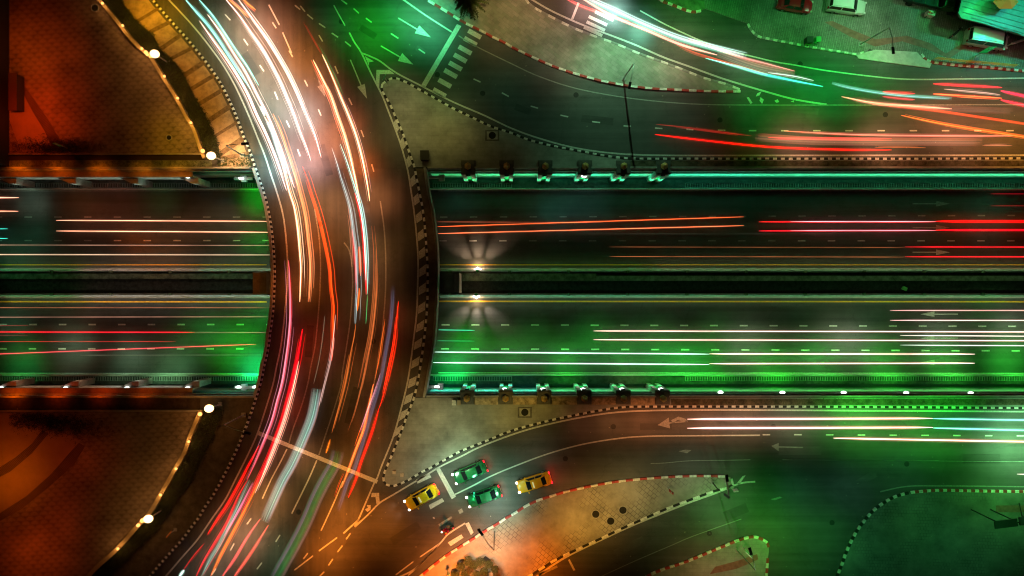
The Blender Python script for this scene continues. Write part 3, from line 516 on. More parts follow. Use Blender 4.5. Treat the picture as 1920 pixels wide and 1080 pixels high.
m = MB(); rr = random.Random(31)
for (x, y, w_, h_, a_, k_) in ((1120,225,60,14,6,0),(1330,270,44,9,2,1),(980,205,30,12,20,0),(690,60,34,12,32,0),(790,95,22,10,32,1),(1230,800,60,12,0,0),(1500,845,80,16,0,1),(1380,960,46,18,-22,0),(1620,900,50,14,-30,1),(1180,1025,60,14,-27,1),(610,300,14,60,-16,0),(690,420,12,70,-6,1),(580,640,13,60,4,0),(660,760,12,70,14,0),(500,1000,14,60,30,1),(470,120,16,46,-32,0),(760,1000,60,16,-32,0),(1500,205,70,12,8,1),(1720,200,60,12,4,0),(1840,860,70,18,0,0)):
    c = W(x, y, .0065); m.box((c.x, c.y, .0045), (w_ / 15, h_ / 15, .004), R(-a_), k_)
for (x, y) in ((1080,178),(1350,225),(905,175),(640,40),(820,140),(600,420),(640,250),(545,600),(700,640),(1150,800),(1450,800),(1560,980),(1330,1000),(1700,870),(1500,120),(1660,215),(560,960),(1060,860)):
    c = W(x, y); m.tube([(c.x, c.y, .003), (c.x, c.y, .010)], .33, 20, 2)
tag(m.build('road_repairs', [asphalt('dark_repair', (.052, .050, .048), 41), asphalt('pale_repair', (.092, .090, .086), 57), mat('cover_iron', (.03, .03, .03), .5, metal=.4, noise=(6, .3))]), kind='structure')
# islands: (name, polygon pixels, material)
A_N = [(983,-4),(997,12),(1033,32),(1073,52),(1113,68),(1153,82),(1193,99),(1237,115),(1277,130),(1320,147),(1360,158),(1388,169)]
A_S = [(1388,172),(1350,172),(1300,170.5),(1273,169),(1217,166),(1170,160),(1127,152),(1073,137),(1033,123),(993,105),(960,89),(944,79),(927,72),(915,65),(889,52),(864,39),(839,23),(821,12),(804,2),(794,-5)]
B_N = [(735,147),(745,148),(753,151),(767,157),(777,163),(790,170),(813,183),(847,202),(880,218),(920,237),(960,250),(987,261),(1027,272),(1073,281),(1127,291),(1160,296),(1200,298),(1260,298),(1400,298),(1600,298),(1760,298),(1960,297)]
C_S = [(735,911),(740,910),(755,905),(777,893),(792,884),(807,877),(817,871),(830,864),(844,856),(855,850),(867,844),(910,827),(960,807),(1027,789),(1093,775),(1120,770),(1170,763),(1240,762),(1400,762),(1600,762.5),(1960,765)]
D_N = [(783,1084),(792,1077),(814,1059),(836,1042),(861,1026),(885,1011),(910,995),(934,981),(947,972),(967,961),(980,952),(1003,940),(1033,930),(1060,922),(1093,914),(1147,904),(1200,898),(1253,894),(1307,892),(1360,893),(1370,896)]
D_S = [(1371,897),(1375,903),(1372,911),(1364,914),(1340,920),(1293,937),(1253,952),(1207,972),(1160,993),(1120,1012),(1087,1027),(1040,1050),(997,1077),(985,1084)]
E_N = [(1205,1086),(1217,1078),(1243,1067),(1280,1055),(1317,1040),(1353,1025),(1383,1013),(1410,1006),(1427,1010),(1438,1017),(1441,1026),(1441,1034)]
F_N = [(1566,1088),(1572,1073),(1580,1053),(1583,1043),(1592,1022),(1603,1000),(1617,980),(1637,957),(1657,942),(1680,930),(1707,923),(1740,920),(1773,919),(1820,920),(1960,922)]
G2 = [(1402,45),(1407,55),(1420,68),(1440,73),(1460,77),(1503,85),(1540,92),(1580,98),(1603,102),(1620,98),(1630,92)]
G3 = [(1727,102),(1735,112),(1748,117),(1797,123),(1853,127),(1903,132),(1960,137)]
G1 = [(1236,-2),(1240,2),(1267,12),(1293,22),(1310,22),(1322,17)]
m_ = lambda p: spline(p, 5)
def island(poly, mt, z=.12, nm='traffic_island', lb=None, z0=-.0):
    m = MB(); m.prism(Wp(poly), .002, z); o = m.build(nm, mt); return tag(o, lb, 'traffic island', 'paved traffic islands') if lb else tag(o, kind='structure')
wB = [(p[0] - 0, p[1]) for p in spline(BE[:12], 5) if p[1] < YN]
island(m_(A_N) + m_(A_S), ISLE2, lb='long tapering island of diagonal pavers between the two upper roads')
island([(p[0], p[1]) for p in m_(B_N)] + [(1960, 313.5), (799, 313.5), (776, 313.5)] + wB[::-1], ISLE, lb='triangular paved island between bridge road and upper road with tip at chevrons')
C_W = [p for p in m_(BE) if p[1] > 746]
island([(778, 746)] + C_W + m_(C_S)[1:] + [(1960, 746)], ISLE, lb='triangular paved island above the four waiting cars')
island(m_(D_N) + m_(D_S), ISLE3, lb='long island of broken square pavers with round pits and shrubs')
island(m_(E_N) + [(1439,1048),(1437,1073),(1436,1090)], ISLE, lb='small rounded island with red and white kerb at bottom edge')
island(m_(F_N) + [(1960, 1300), (1500, 1300)], ISLE4, lb='large dark gridded pavement corner behind curved kerb at lower right')
# footway strip on the bridge between kerb and east parapet
m = MB(); bb = [p for p in m_(BE) if 313.5 < p[1] < 746]; m.prism(Wp(bb + [q for q in off(deckE, 3)][::-1]), .002, .12)
tag(m.build('pavement', mat('bridge_footway', (.13, .10, .07), .85, noise=(1.2, .35))), kind='structure')
# forecourt, with an apron between its two kerbs
m = MB(); m.prism(Wp([(1322,17)] + m_(G2) + [(1636,96),(1727,102)] + m_(G3)[1:] + [(1960,-60),(1310,-60)]), .002, .12); tag(m.build('forecourt', FORE), kind='structure')
m = MB(); m.prism(Wp([(1604,103),(1640,94),(1718,98),(1730,111),(1746,119),(1742,128),(1650,116),(1608,110)]), .0025, .135); tag(m.build('driveway', CONCL), kind='structure')
m = MB(); m.prism(Wp(m_(G1) + [(1322,-30),(1236,-30)]), .002, .11); tag(m.build('verge', mat('green_verge', (.12,.16,.09), .9, noise=(1,.5))), kind='structure')
m = MB(); m.poly(Wp([(1545,42),(1560,40),(1600,58),(1640,74),(1700,68),(1745,82),(1772,101),(1800,84),(1850,82),(1850,92),(1806,92),(1778,111),(1768,106),(1735,92),(1690,78),(1640,88),(1592,69)]), .127)
tag(m.build('tactile_path', REDP), kind='structure')
m = MB(); m.poly(Wp([(1866,947),(1960,947),(1960,960),(1866,960)]), .126); m.poly(Wp([(1340,1062),(1385,1050),(1404,1043),(1419,1038),(1421,1048),(1404,1056),(1380,1066),(1330,1076)]), .126); tag(m.build('tactile_path', REDP), kind='structure')
# kerbs
kerb([(A_N, (0, 1), .95)], [KW, KG], 'pale worn kerb along the upper edge of the tapering paver island', wd=.3)
kerb([(A_S, (0, 1), None)], [KW, KR], 'red and white kerb along the lower edge of the tapering paver island', seg=.92, wd=.3)
kerb([(BE[:1] + B_N, (0, 1), None)], [KW, KB], 'black and white kerb running from chevron tip along the upper road to the right', seg=.49 * 1)
kerb([(BE + C_S[1:], (0, 1), None)], [KW, KB], 'black and white kerb down the east side of the bridge and along the lower road', seg=.49)
kerb([(BW, (0, 1), None)], [KW, KB], 'black and white kerb along the outer west side of the bridge curve', seg=.31, wd=.3)
kerb([(D_N, (0, 1), None), (D_S, (0, 2), None)], [KW, KR, KB], 'kerb round the broken paver island, red and white above, black and white below', seg=.93 / 1.05, wd=.3)
kerb([(E_N, (0, 1), None), ([(1439,1046),(1437,1073),(1436,1090)], (1, 0), None)], [KW, KR], 'red and white kerb round the small island at the bottom edge', seg=.62, wd=.34)
kerb([(F_N[:11], (0, 1), None), (F_N[10:], (0, 2), None)], [KW, KB, KR], 'curved kerb of the dark gridded corner, green-lit then red and white', seg=.5, wd=.34)
kerb([(G2, (0, 1), .5)], [KW, KG], 'pale kerb in front of the red car and white station wagon', seg=.5)
kerb([(G3, (0, 1), None)], [KW, KR], 'red and white kerb under the orange railing', seg=.5, wd=.3)
kerb([(G1, (0, 1), None)], [KW, KR], 'short curved red and white kerb at the top edge', seg=.62, wd=.32)

# plaza west of the bridge
WALLT = [(180,-10),(187,0),(200,13),(230,50),(247,72),(267,93),(287,110),(310,147),(333,183),(353,220),(367,243),(380,280),(387,298)]
HEDT = [(222,-10),(227,0),(253,37),(287,67),(300,93),(317,107),(340,133),(360,173),(383,213),(400,250),(411,282),(413,298)]
WALLB = [(379,768),(377,777),(363,810),(350,847),(333,877),(307,923),(287,957),(263,983),(240,1010),(213,1037),(187,1060),(163,1086)]
HEDB = [(417,768),(415,778),(393,833),(367,883),(353,910),(327,943),(300,985),(262,1025),(225,1060),(195,1090)]
def sheet(poly, mt, z, nm): m = MB(); m.poly(Wp(poly), z); return tag(m.build(nm, mt), kind='structure')
sheet([(18,-10)] + m_(WALLT) + [(385,290),(16,290)], SCAL, .03, 'plaza')
sheet([(-120,773)] + [(378,773)] + m_(WALLB)[1:] + [(-120,1086)], SCAL, .03, 'plaza')
sheet([(18,205),(26,201),(34,158),(55,190),(76,222),(86,246),(98,262),(98,286),(40,286),(18,225)], SMOOTH, .036, 'smooth_path')
sheet([(18,140),(30,140),(60,180),(92,226),(110,258),(118,280),(100,282),(84,246),(62,210),(34,158),(18,150)], STEPS, .04, 'striped_path')
sheet([(-120,1086),(-120,775),(30,775),(62,790),(152,825),(140,850),(95,890),(40,940),(-30,985),(-120,1030)], SMOOTH, .036, 'smooth_path')
STB = paver('striped_paving_lower', (.17, .12, .08), (.20, .14, .10), 30, .16, R(40), .05, .5)
sheet([(-60,900),(0,876),(30,857),(60,832),(78,808),(92,812),(60,850),(20,884),(-60,925)], STB, .04, 'striped_path')
sheet([(-60,1000),(0,962),(50,930),(95,890),(130,850),(148,830),(160,836),(140,870),(90,915),(40,955),(-60,1010)], STB, .041, 'striped_path')
FT = m_(HEDT) + [(413,313)] + [(472,313)] + [(p[0] - 2, p[1]) for p in wBW if p[1] < 312][::-1]
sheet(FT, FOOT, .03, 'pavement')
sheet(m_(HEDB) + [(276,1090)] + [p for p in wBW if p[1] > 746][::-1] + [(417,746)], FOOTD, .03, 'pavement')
sheet(m_(WALLT) + [(411,298)] + m_(HEDT)[::-1], SOIL, .034, 'planting_bed')
sheet(m_(WALLB) + m_(HEDB)[::-1], SOIL, .034, 'planting_bed')
# joints across the upper footway
m = MB()
for i in range(5, len(sBW), 1):
    p = sBW[i]
    if i % 6 == 0 and p[1] < 300:
        q = min(m_(HEDT), key=lambda h: math.dist(h, (p[0] - 55, p[1] + 34)))
        m.strip([W(*p), W(*q)], .35 + .3 * random.random(), .046)
tag(m.build('pavement_joints', mat('grimy_joint', (.16, .11, .07), .9, noise=(2, .5))), kind='structure')
# ditch and ledges beside the cutting, west part
sheet([(16,291),(386,291),(386,300),(16,300)], mat('ditch_dark', (.03,.02,.015), .95), .05, 'ditch')
sheet([(16,301),(398,301),(398,313),(16,313)], MOSS, .06, 'ledge')
sheet([(-120,747),(376,747),(376,767),(-120,767)], mat('ditch_soil', (.05,.035,.025), .95, noise=(1.5,.5)), .05, 'ditch')
m = MB(); a = W(-120, 772); b = W(372, 768.5); m.box(((a.x+b.x)/2, (a.y+b.y)/2, .1), (b.x-a.x, b.y-a.y, .2)); tag(m.build('low_wall', CONC), 'low concrete edging between lower plaza and the dark ditch', 'low wall')
m = MB(); a = W(16, 290.5); b = W(386, 288.5); m.box(((a.x+b.x)/2, (a.y+b.y)/2, .12), (b.x-a.x, b.y-a.y, .24)); tag(m.build('low_wall', CONC), 'low concrete edging between upper plaza and the dark ditch', 'low wall')

# walls of the cutting
def lipseg(y, x0, x1, h=.35, wd=.25): a, b = W(x0, y), W(x1, y); return ((a.x+b.x)/2, a.y, h/2), (b.x-a.x, wd, h)
xW = deckW[0][0]
def retaining(nm_lb, yin, sgn, lipy, x0, x1, west):
    e = empty('retaining_wall', (W((x0+x1)/2, lipy).x, W(0, lipy).y, 0)); L = W(x1, 0).x - W(x0, 0).x; cx = e.location.x
    m = MB(); m.box((cx, yin + sgn*.4, (ZU-.01)/2), (L, .8, -ZU-.02)); child(m, 'wall_face', WALLM, e)
    m = MB(); c, d = lipseg(lipy, x0, x1); m.box(c, (L, .22, .5)); m.box((cx, yin - sgn*.02, -.28), (L, .34, .16)); child(m, 'coping', CONC, e)
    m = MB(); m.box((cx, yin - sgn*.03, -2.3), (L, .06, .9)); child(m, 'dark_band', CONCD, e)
    return tag(e, nm_lb, 'retaining wall', 'walls of the cutting')
retaining('green lit retaining wall on the upper side of the cutting, east of the bridge', yN, 1, 315, 802, 2600, 0)
retaining('green lit retaining wall on the lower side of the cutting, east of the bridge', yS, -1, 742.5, 800, 2600, 0)
retaining('retaining wall on the upper side of the cutting, west of the bridge', yN, 1, 315.5, -700, 470, 1)
retaining('retaining wall on the lower side of the cutting, west of the bridge', yS, -1, 743, -700, 478, 1)
# wall under the bridge too
for y, s in ((yN, 1), (yS, -1)):
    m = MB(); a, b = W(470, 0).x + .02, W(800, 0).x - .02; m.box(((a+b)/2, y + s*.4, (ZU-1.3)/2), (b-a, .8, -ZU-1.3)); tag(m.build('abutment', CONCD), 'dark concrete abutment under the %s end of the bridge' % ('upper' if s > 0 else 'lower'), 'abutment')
# west beam with ledge
for (yin, s, lb) in ((yN, 1, 'orange topped ledge beam with pale face on the upper wall west of the bridge'), (yS, -1, 'orange topped ledge beam with pale face on the lower wall west of the bridge')):
    xa, xb = W(-700, 0).x, W(357, 0).x; e = empty('ledge_beam', ((xa+xb)/2, yin, -.5))
    m = MB(); m.box(((xa+xb)/2, yin - s*.42, -.62), (xb-xa, .8, .2)); child(m, 'ledge', mat('ledge_concrete', (.30,.22,.16), .8, noise=(.7,.4)), e)
    m = MB(); m.box(((xa+xb)/2, yin - s*.70, -1.78), (xb-xa, .22, 2.1)); child(m, 'beam_face', CONCL, e); tag(e, lb, 'beam', 'ledge beams west of the bridge')
# buttresses
bt = 0
def buttress_w(px, yin, s, lb):
    x = W(px, 0, -3).x; m = MB(); wd = 2.1
    # wedge growing to the right
    y0 = yin - s*.82; pts = [(x - 1.3, y0), (x + 1.1, y0), (x + 1.1, y0 - s*.75), (x + .3, y0 - s*.75)]
    m.prism([Vector((p[0], p[1], 0)) for p in pts], -4.6, -1.2, bottom=True); return tag(m.build('buttress', CONC), lb, 'buttress', 'wedge buttresses west of the bridge')
for i, (px, up) in enumerate([(33,1),(143,1),(258,1),(368,1),(33,0),(148,0),(258,0),(370,0)]):
    nth = ['leftmost', 'second from left', 'third from left', 'nearest the bridge'][i % 4]
    buttress_w(px, yN if up else yS, 1 if up else -1, 'pale wedge buttress on the %s wall west of the bridge, %s' % ('upper' if up else 'lower', nth))
# pillars with hexagonal tops
def pillar(px, upper, lb):
    s = 1 if upper else -1; yin = yN if upper else yS; x = W(px, 0).x
    e = empty('wall_pillar', (x, yin, 0))
    y1 = yin - s*.68
    m = MB()
    for k in (-1, 1): m.box((x + k*.56, (yin + y1)/2 , -3.28), (.5, .68, 6.4))
    child(m, 'buttress', CONCL, e)
    m = MB(); m.box((x, (yin+y1)/2 + s*.10, -3.28), (.6, .46, 6.38)); child(m, 'groove_panel', mat('green_panel', (.05,.32,.12), .5), e)
    m = MB(); m.box((x, yin + s*.22, .21), (1.8, 1.72, .42)); m.box((x, yin + s*.22, .46), (1.6, 1.5, .10)); child(m, 'cap', CONCD, e)
    m = MB(); hx = [Vector((x + .43*math.cos(math.pi/6 + math.pi/3*k), yin + s*.3 + .43*math.sin(math.pi/6 + math.pi/3*k), 0)) for k in range(6)]
    m.prism(hx, .5, 1.05); 
    k0 = len(m.v); c = (x, yin + s*.3, 1.45); m.v += [(h.x, h.y, 1.052) for h in hx] + [c]
    for k in range(6): m.f.append((k0+k, k0+(k+1)%6, k0+6)); m.m.append(0)
    child(m, 'finial', mat('ochre_finial', (.40,.26,.08), .6, noise=(2,.2)), e)
    m = MB(); m.box((x, y1 + s*.05, .06), (.52, .34, .2)); child(m, 'lamp_bracket', DMETAL, e)
    return tag(e, lb, 'pillar', 'capped pillars on the cutting walls')
PXU = [878, 950, 1022, 1096, 1168, 1243]; PXL = [876, 948, 1020, 1095, 1168, 1241]
ORD = ['first from the bridge', 'second from the bridge', 'third from the bridge', 'fourth from the bridge', 'fifth from the bridge', 'farthest from the bridge']
for i in range(6):
    pillar(PXU[i], True, 'dark square pillar with ochre hexagonal top on upper wall, ' + ORD[i])
    pillar(PXL[i], False, 'dark square pillar with ochre hexagonal top on lower wall, ' + ORD[i])
# panels between lower pillars
for i in range(5):
    a, b = W(PXL[i] + 14, 745), W(PXL[i+1] - 14, 758); m = MB(); m.box(((a.x+b.x)/2, (a.y+b.y)/2, .2), (b.x-a.x, abs(a.y-b.y), .14)); tag(m.build('concrete_slab', mat('stained_slab', (.34,.27,.18), .85, noise=(1.6,.8))), 'stained concrete slab between lower pillars, gap number %s counting from the bridge' % ['one','two','three','four','five'][i], 'slab', 'stained slabs between lower pillars')
sheet([(1258,748),(1960,748),(1960,759),(1258,759)], mat('mud_verge', (.10,.08,.05), .95, noise=(1.2,.8)), .14, 'verge')
sheet([(1180,301.5),(1960,301.5),(1960,312),(1180,312)], mat('mud_verge2', (.09,.075,.05), .95, noise=(1.2,.8)), .14, 'verge')
# lamps on the walls of the cutting
lampg = glow('lamp_white_green', (.85, 1, .9), 7)
def wall_lamp(px, py, zz, upper, lb, n=1):
    s = 1 if upper else -1; p = W(px, py, zz); e = empty('wall_lamp', p)
    m = MB(); m.box((p.x, p.y + s*.16, p.z + .02), (.5, .12, .22)); child(m, 'bracket', DMETAL, e)
    m = MB(); m.ball((p.x, p.y, p.z), .26, 10, sq=.6); m.v = [((v[0]-p.x)*1.35+p.x, (v[1]-p.y)*.75+p.y, v[2]) for v in m.v]; child(m, 'lens', lampg, e, smooth=True)
    return tag(e, lb, 'wall lamp', 'lit lamps along the cutting walls')
LW = [(5,329.5,1,'at the left edge of the photo'),(352,331,1,'just left of the green wall panel'),(452,334,1,'nearest the bridge')]
for x, y, u, t in LW: wall_lamp(x, y, -1.1, True, 'bright white lamp on upper wall west of bridge, ' + t)
for x, y, t in [(2,728,'at the left edge of the photo'),(123,728,'second from the left edge'),(238,728,'third from the left edge'),(352,728,'next to the teal wall panel'),(447,726,'pair by the bridge, left one'),(478,726,'pair by the bridge, right one')]:
    wall_lamp(x, y, -1.1, False, 'bright white lamp on lower wall west of bridge, ' + t)
for x, y, t in [(1351,735.5,'first past the pillars'),(1467,736,'second past the pillars'),(1582,736,'third past the pillars'),(1699,736.5,'fourth past the pillars'),(1820,737,'fifth past the pillars, near the right edge')]:
    wall_lamp(x, y, -.9, False, 'bright lamp on lower wall east of bridge, ' + t)
for i, x in enumerate(PXL): wall_lamp(x - (2 if i else 0), 730 if i else 729, -.75, False, 'bright lamp under lower pillar, ' + ORD[i]) if i else None
wall_lamp(819, 725.5, -1.2, False, 'bright lamp at lower wall corner right beside the bridge'); wall_lamp(1095, 330.5, -.75, True, 'single bright lamp under the fourth upper pillar')
# bracket beams in the corners by the bridge
for (x0, x1, y, up) in ((800, 828, 333, True), (800, 826, 725, False), (440, 474, 335, True), (440, 478, 726, False)):
    a, b = W(x0, y, -2), W(x1, y, -2); m = MB(); m.box(((a.x+b.x)/2, a.y, -1.9), (b.x-a.x, .35, .3)); m.box((b.x if x0 > 700 else a.x + 1.2, a.y, -2.1), (.7, .8, .5)); tag(m.build('bracket_beam', CONCL), 'short pale bracket beam in the %s wall corner %s of the bridge' % ('upper' if up else 'lower', 'east' if x0 > 700 else 'west'), 'bracket')

# underpass: walkways, barriers, median
def ubox(x0, y0, x1, y1, z0, z1, mt, nm, lb=None, cat=None, group=None, kind=None, bev=0):
    a, b = W(x0, y1, z1), W(x1, y0, z1); m = MB(); m.box(((a.x+b.x)/2, (a.y+b.y)/2, (z0+z1)/2), (b.x-a.x, b.y-a.y, z1-z0)); return tag(m.build(nm, mt), lb, cat, group, kind)
for up in (1, 0):
    y0, y1 = (337, 352.5) if up else (705, 720.5)
    ubox(-700, y0, 2600, y1, ZU, -5.9, CONCD, 'walkway', kind='structure')
    for (xa, xb, sd) in ((-700, 500, 'west'), (806, 2600, 'east')):
        yb = 353.6 if up else 703.8
        ubox(xa, yb-1.0, xb, yb+1.0, ZU, -5.6, CONCL, 'crash_barrier', 'thin pale crash barrier along the %s walkway of the sunken road, %s of bridge' % ('upper' if up else 'lower', sd), 'barrier', 'barriers in the underpass')
    # grating along the walkway
    for (xa, xb, sd) in ((0, 484, 'west'), (812, 960, 'east, short piece by the bridge'), (1285, 1935, 'east, long piece')):
        m = MB(); yy = 347.5 if up else 710; x = xa
        while x < xb:
            p = W(x, yy, -5.85); m.box((p.x, p.y, -5.84), (.10, .55, .12)); x += 4.6
        a, b = W(xa, yy, -5.8), W(xb, yy, -5.8); m.box(((a.x+b.x)/2, a.y+.3, -5.84), (b.x-a.x, .06, .14)); m.box(((a.x+b.x)/2, a.y-.3, -5.84), (b.x-a.x, .06, .14))
        tag(m.build('drain_grating', CONC), 'slotted drain grating on the %s walkway, %s' % ('upper' if up else 'lower', sd), 'grating', 'drain gratings')
for i, (y, lb) in enumerate([(506.5, 'upper pale median barrier of the sunken road'), (554.5, 'lower pale median barrier of the sunken road')]):
    for (xa, xb, sd) in ((-700, 508, 'west'), (824, 2600, 'east')):
        a, b = W(xa, y, -5.6), W(xb, y, -5.6); e = empty('median_barrier', ((a.x+b.x)/2, a.y, ZU)); L = b.x-a.x; c = (a.x+b.x)/2
        m = MB()
        prof = [(-.34, ZU), (-.18, -6.1), (-.11, -5.6), (.11, -5.6), (.18, -6.1), (.34, ZU)]; k = len(m.v)
        for X in (a.x, b.x): m.v += [(X, a.y + q[0], q[1]) for q in prof]
        for j in range(5): m.f.append((k+j, k+6+j, k+7+j, k+j+1)); m.m.append(0)
        child(m, 'barrier_body', CONCL, e)
        x = xa + 20
        while x < xb:
            p = W(x, y + (2.5 if i == 0 else -2.5), -5.7)
            if -60 < x < 1980: m = MB(); m.box((p.x, p.y, -5.75), (.42, .3, .3)); child(m, 'joint_block', MOSS, e)
            x += 111
        tag(e, lb + ', ' + sd + ' of the bridge', 'barrier', 'barriers in the underpass')
ubox(-700, 511, 2600, 551, -6.495, -6.42, SOIL, 'median_bed', kind='structure')
ubox(862, 511.5, 1118, 527, -6.42, -6.1, MOSS, 'median_slab', 'mossy stained slab strip in the median just right of the bridge', 'slab', 'median slabs')
ubox(1118, 517, 2600, 526.5, -6.42, -5.9, mat('green_slab', (.22,.27,.18), .85, noise=(1.2,.6)), 'median_slab', 'long narrow slab strip in the median towards the right edge', 'slab', 'median slabs')
ubox(-700, 511.5, 474, 523, -6.42, -6.1, MOSS, 'median_slab', 'mossy stained slab strip in the median west of the bridge', 'slab', 'median slabs')
p = W(1696, 541, -6.2); m = MB(); m.box(p, (.6, .45, .3), R(-25)); tag(m.build('litter_box', mat('green_box', (.2,.5,.12), .6)), 'small green box lying in the dark median', 'box')
# ------------------------------------------------------------------ road markings
mk = MB()
def line(pts, wd=.15, z=.012, mi=0, sm=True): mk.strip(Wp(spline(pts, 5) if sm and len(pts) > 2 else pts), wd, z, mi)
def quad(*p, z=.012, mi=0): mk.poly(Wp(p), z, mi)
def dash(x0, y0, x1, y1, wd=.17, mi=0): line([(x0, y0), (x1, y1)], wd, mi=mi)
# bridge: left edge line, lane lines, right edge line
line([(311,-6),(317,0),(347,32),(370,58),(393,87),(417,120),(435,150),(450,180),(467,218),(483,258),(497,293),(508,327),(519,360),(530,400),(536,443),(539,493),(538,540),(533,598),(527,647),(518,690),(512,720),(498,767),(483,812),(467,848),(442,898),(422,937),(397,973),(370,1012),(343,1043),(313,1078),(303,1088)], .2)
line([(590,392),(598,443),(601,493),(600,540),(597,587),(591,647),(583,687),(577,720),(565,762),(550,803),(542,830)], .17, mi=1)
line([(538,842),(525,868),(508,900),(492,935)], .17); line([(594,863),(578,900),(547,963)], .18)
line([(645,455),(655,470),(660,500),(661,540),(657,598),(650,648),(642,698),(640,720),(628,762),(613,808),(598,853)], .17, mi=1)
line([(713,377),(720,427),(723,477),(723,540),(719,598),(713,650),(703,710),(693,760)], .17, mi=1)
line([(643,902),(625,945),(602,995)], .17)
for d in [(422,27,432,38),(457,73,465,85),(487,122,495,134),(515,172,521,187),(537,226,543,239),(558,280,563,293),(511,42,518,53),(542,95,549,107),(571,150,577,162),(597,205,602,217),(628,124,634,138),(654,184,660,197),(677,244,682,257),(697,308,701,322),(504,9,524,47),(530,61,547,100),(553,10,563,18),(563,11,572,22),(576,27,587,36),(598,44,610,52),(622,62,634,70),(647,78,658,87),(598,66,605,78),(640,0,651,8),(663,16,673,25),(686,34,697,42),(733,63,747,72),(785,92,797,100),(888,148,901,154),(941,174,954,181),(995,199,1009,203),(1051,216,1065,219),(1110,228,1125,230),(1169,236,1183,237),(1228,240,1242,241),(1287,242.5,1300,243.5),(1346,244,1360,244.5)] + [(1404 + 60.3*i, 245, 1418 + 60.3*i, 245) for i in range(9)] + [(598,1033,632,1008),(552,1069,587,1042),(600,1080,608,1072),(616,1060,624,1048),(633,1035,642,1023),(649,1011,657,1000),(569,1048,577,1037),(517,1016,525,1003),(463,983,471,972),(432,1032,439,1019),(397,1078,405,1066),(482,1067,491,1055),(1430,815,1444,815)] + [(1489 + 59.6*i, 815 + i*.3, 1503 + 59.6*i, 815 + i*.3) for i in range(8)]: dash(*d)
line([(626,10),(634,25),(647,48)]); line([(655,61),(665,80),(677,98),(697,140),(717,180),(728,208),(743,247),(755,283),(765,322),(771,360),(777,402),(782,453),(784,493),(783,540),(781,590),(775,640),(772,665),(764,717),(752,767),(737,820),(715,875),(707,897),(702,905),(673,972),(665,987)], .2)
line([(677,99),(695,106),(713,115),(742,136),(790,161),(847,190),(907,216),(960,241),(1013,260),(1077,277),(1147,287),(1227,291),(1400,291.5),(1960,291)], .2)
def arrow(x0, y0, xh, yh, xt, yt, w=.26, mi=0):
    a, h, t = W(x0, y0), W(xh, yh), W(xt, yt); d = (t - a).normalized(); n = Vector((-d.y, d.x, 0))
    mk.strip([a, h], .16, .012, mi); mk.poly([h + n*w*1.7, h - n*w*1.7, t], .0125, mi)
arrow(747,34,782,55,808,70,.33); arrow(714,86,750,107,775,121,.33); arrow(657,112,677,160,688,185,.3); arrow(597,150,601,160,610,182,.25, 1)
quad((684,105),(692,124),(692,117),(701,115)); quad((706,131),(730,131),(740,139),(712,139)); quad((706,131),(712,139),(711,165),(705,154))
quad((697,924),(711,924),(711,932),(696,932)); quad((704,932),(711,932),(712,942),(706,945)); quad((688,947),(695,947),(695,955),(690,952)); quad((690,952),(695,955),(689,960),(684,955))
quad((857,45),(865,49),(797,165),(789,161))
for cx, cy in [(890,64),(882,78),(872,94),(863,109),(854,124),(845,138),(834,156),(824,174)]:
    d = Vector((.875,.485)); n = Vector((-.485,.875)); c = Vector((cx,cy)); quad(*[tuple(c + d*a*13.5 + n*b*4.4) for a, b in ((-1,-1),(1,-1),(1,1),(-1,1))])
for cx, cy in [(1121,39),(1117,49),(1112,59),(1133,30)]:
    d = Vector((.905,.425)); n = Vector((-.425,.905)); c = Vector((cx,cy)); quad(*[tuple(c + d*a*19 + n*b*3) for a, b in ((-1,-1),(1,-1),(1,1),(-1,1))])
quad((1070,37),(1074,39),(1087,6),(1083,4))
line([(750,-4),(757,0),(800,30),(847,60)], .2); line([(860,67),(893,87),(960,120),(1010,143),(1077,165),(1160,181),(1243,191),(1327,196),(1440,197),(1560,197),(1673,197),(1960,196)], .14, mi=1)
line([(990,-4),(1000,1),(1037,22),(1093,47),(1147,67),(1193,85),(1243,107),(1293,125),(1360,149),(1440,173),(1493,187),(1550,196)], .22)
line([(1200,20),(1260,52),(1340,86),(1440,113),(1490,122),(1540,131),(1607,140),(1673,147),(1723,149),(1807,148),(1960,146)], .17)
for q in ([(1400,183),(1404,182),(1411,193),(1407,195)], [(1420,175),(1428,171),(1424,179),(1417,181)], [(1426,182),(1432,187),(1429,195),(1424,189)], [(1452,189),(1458,186),(1461,191),(1456,193)], [(1482,191),(1488,188),(1489,192)]): quad(*q)
# lower road
line([(665,988),(690,965),(712,943),(740,926),(770,908),(802,889),(829,873),(866,855),(900,838),(960,815),(1010,800),(1077,785),(1147,774),(1213,770),(1293,769),(1440,769),(1960,772)], .2)
line([(644,1000),(655,990),(673,974)], .2)
line([(853,927),(888,910),(918,894),(960,876),(1027,851),(1093,833),(1160,822),(1213,818),(1293,817),(1425,816)], .17)
line([(1220,869),(1247,868),(1293,864),(1360,863),(1407,862)], .1, mi=1); line([(1467,862),(1760,864)], .07, mi=1); line([(1480,862),(1960,866)], .05, mi=1)
quad((817,879),(824,876),(855,931),(847,936)); quad((872,982),(879,979),(888,998),(883,1003)); quad((840,1017),(865,1002),(869,1008),(845,1024)); quad((780,899),(805,888),(809,895),(783,907)); quad((804,947),(829,934),(833,940),(807,955)); quad((859,957),(866,953),(869,960),(862,964), mi=1)
line([(743,1084),(780,1065),(824,1020),(841,1001),(872,981)], .2); line([(742,1078),(775,1053)]); line([(788,1044),(823,1020)]); line([(765,1079),(783,1063),(820,1025)], .16); quad((822,983),(846,968),(848,971),(825,987), mi=1)
quad((811,971),(814,969),(815,973))
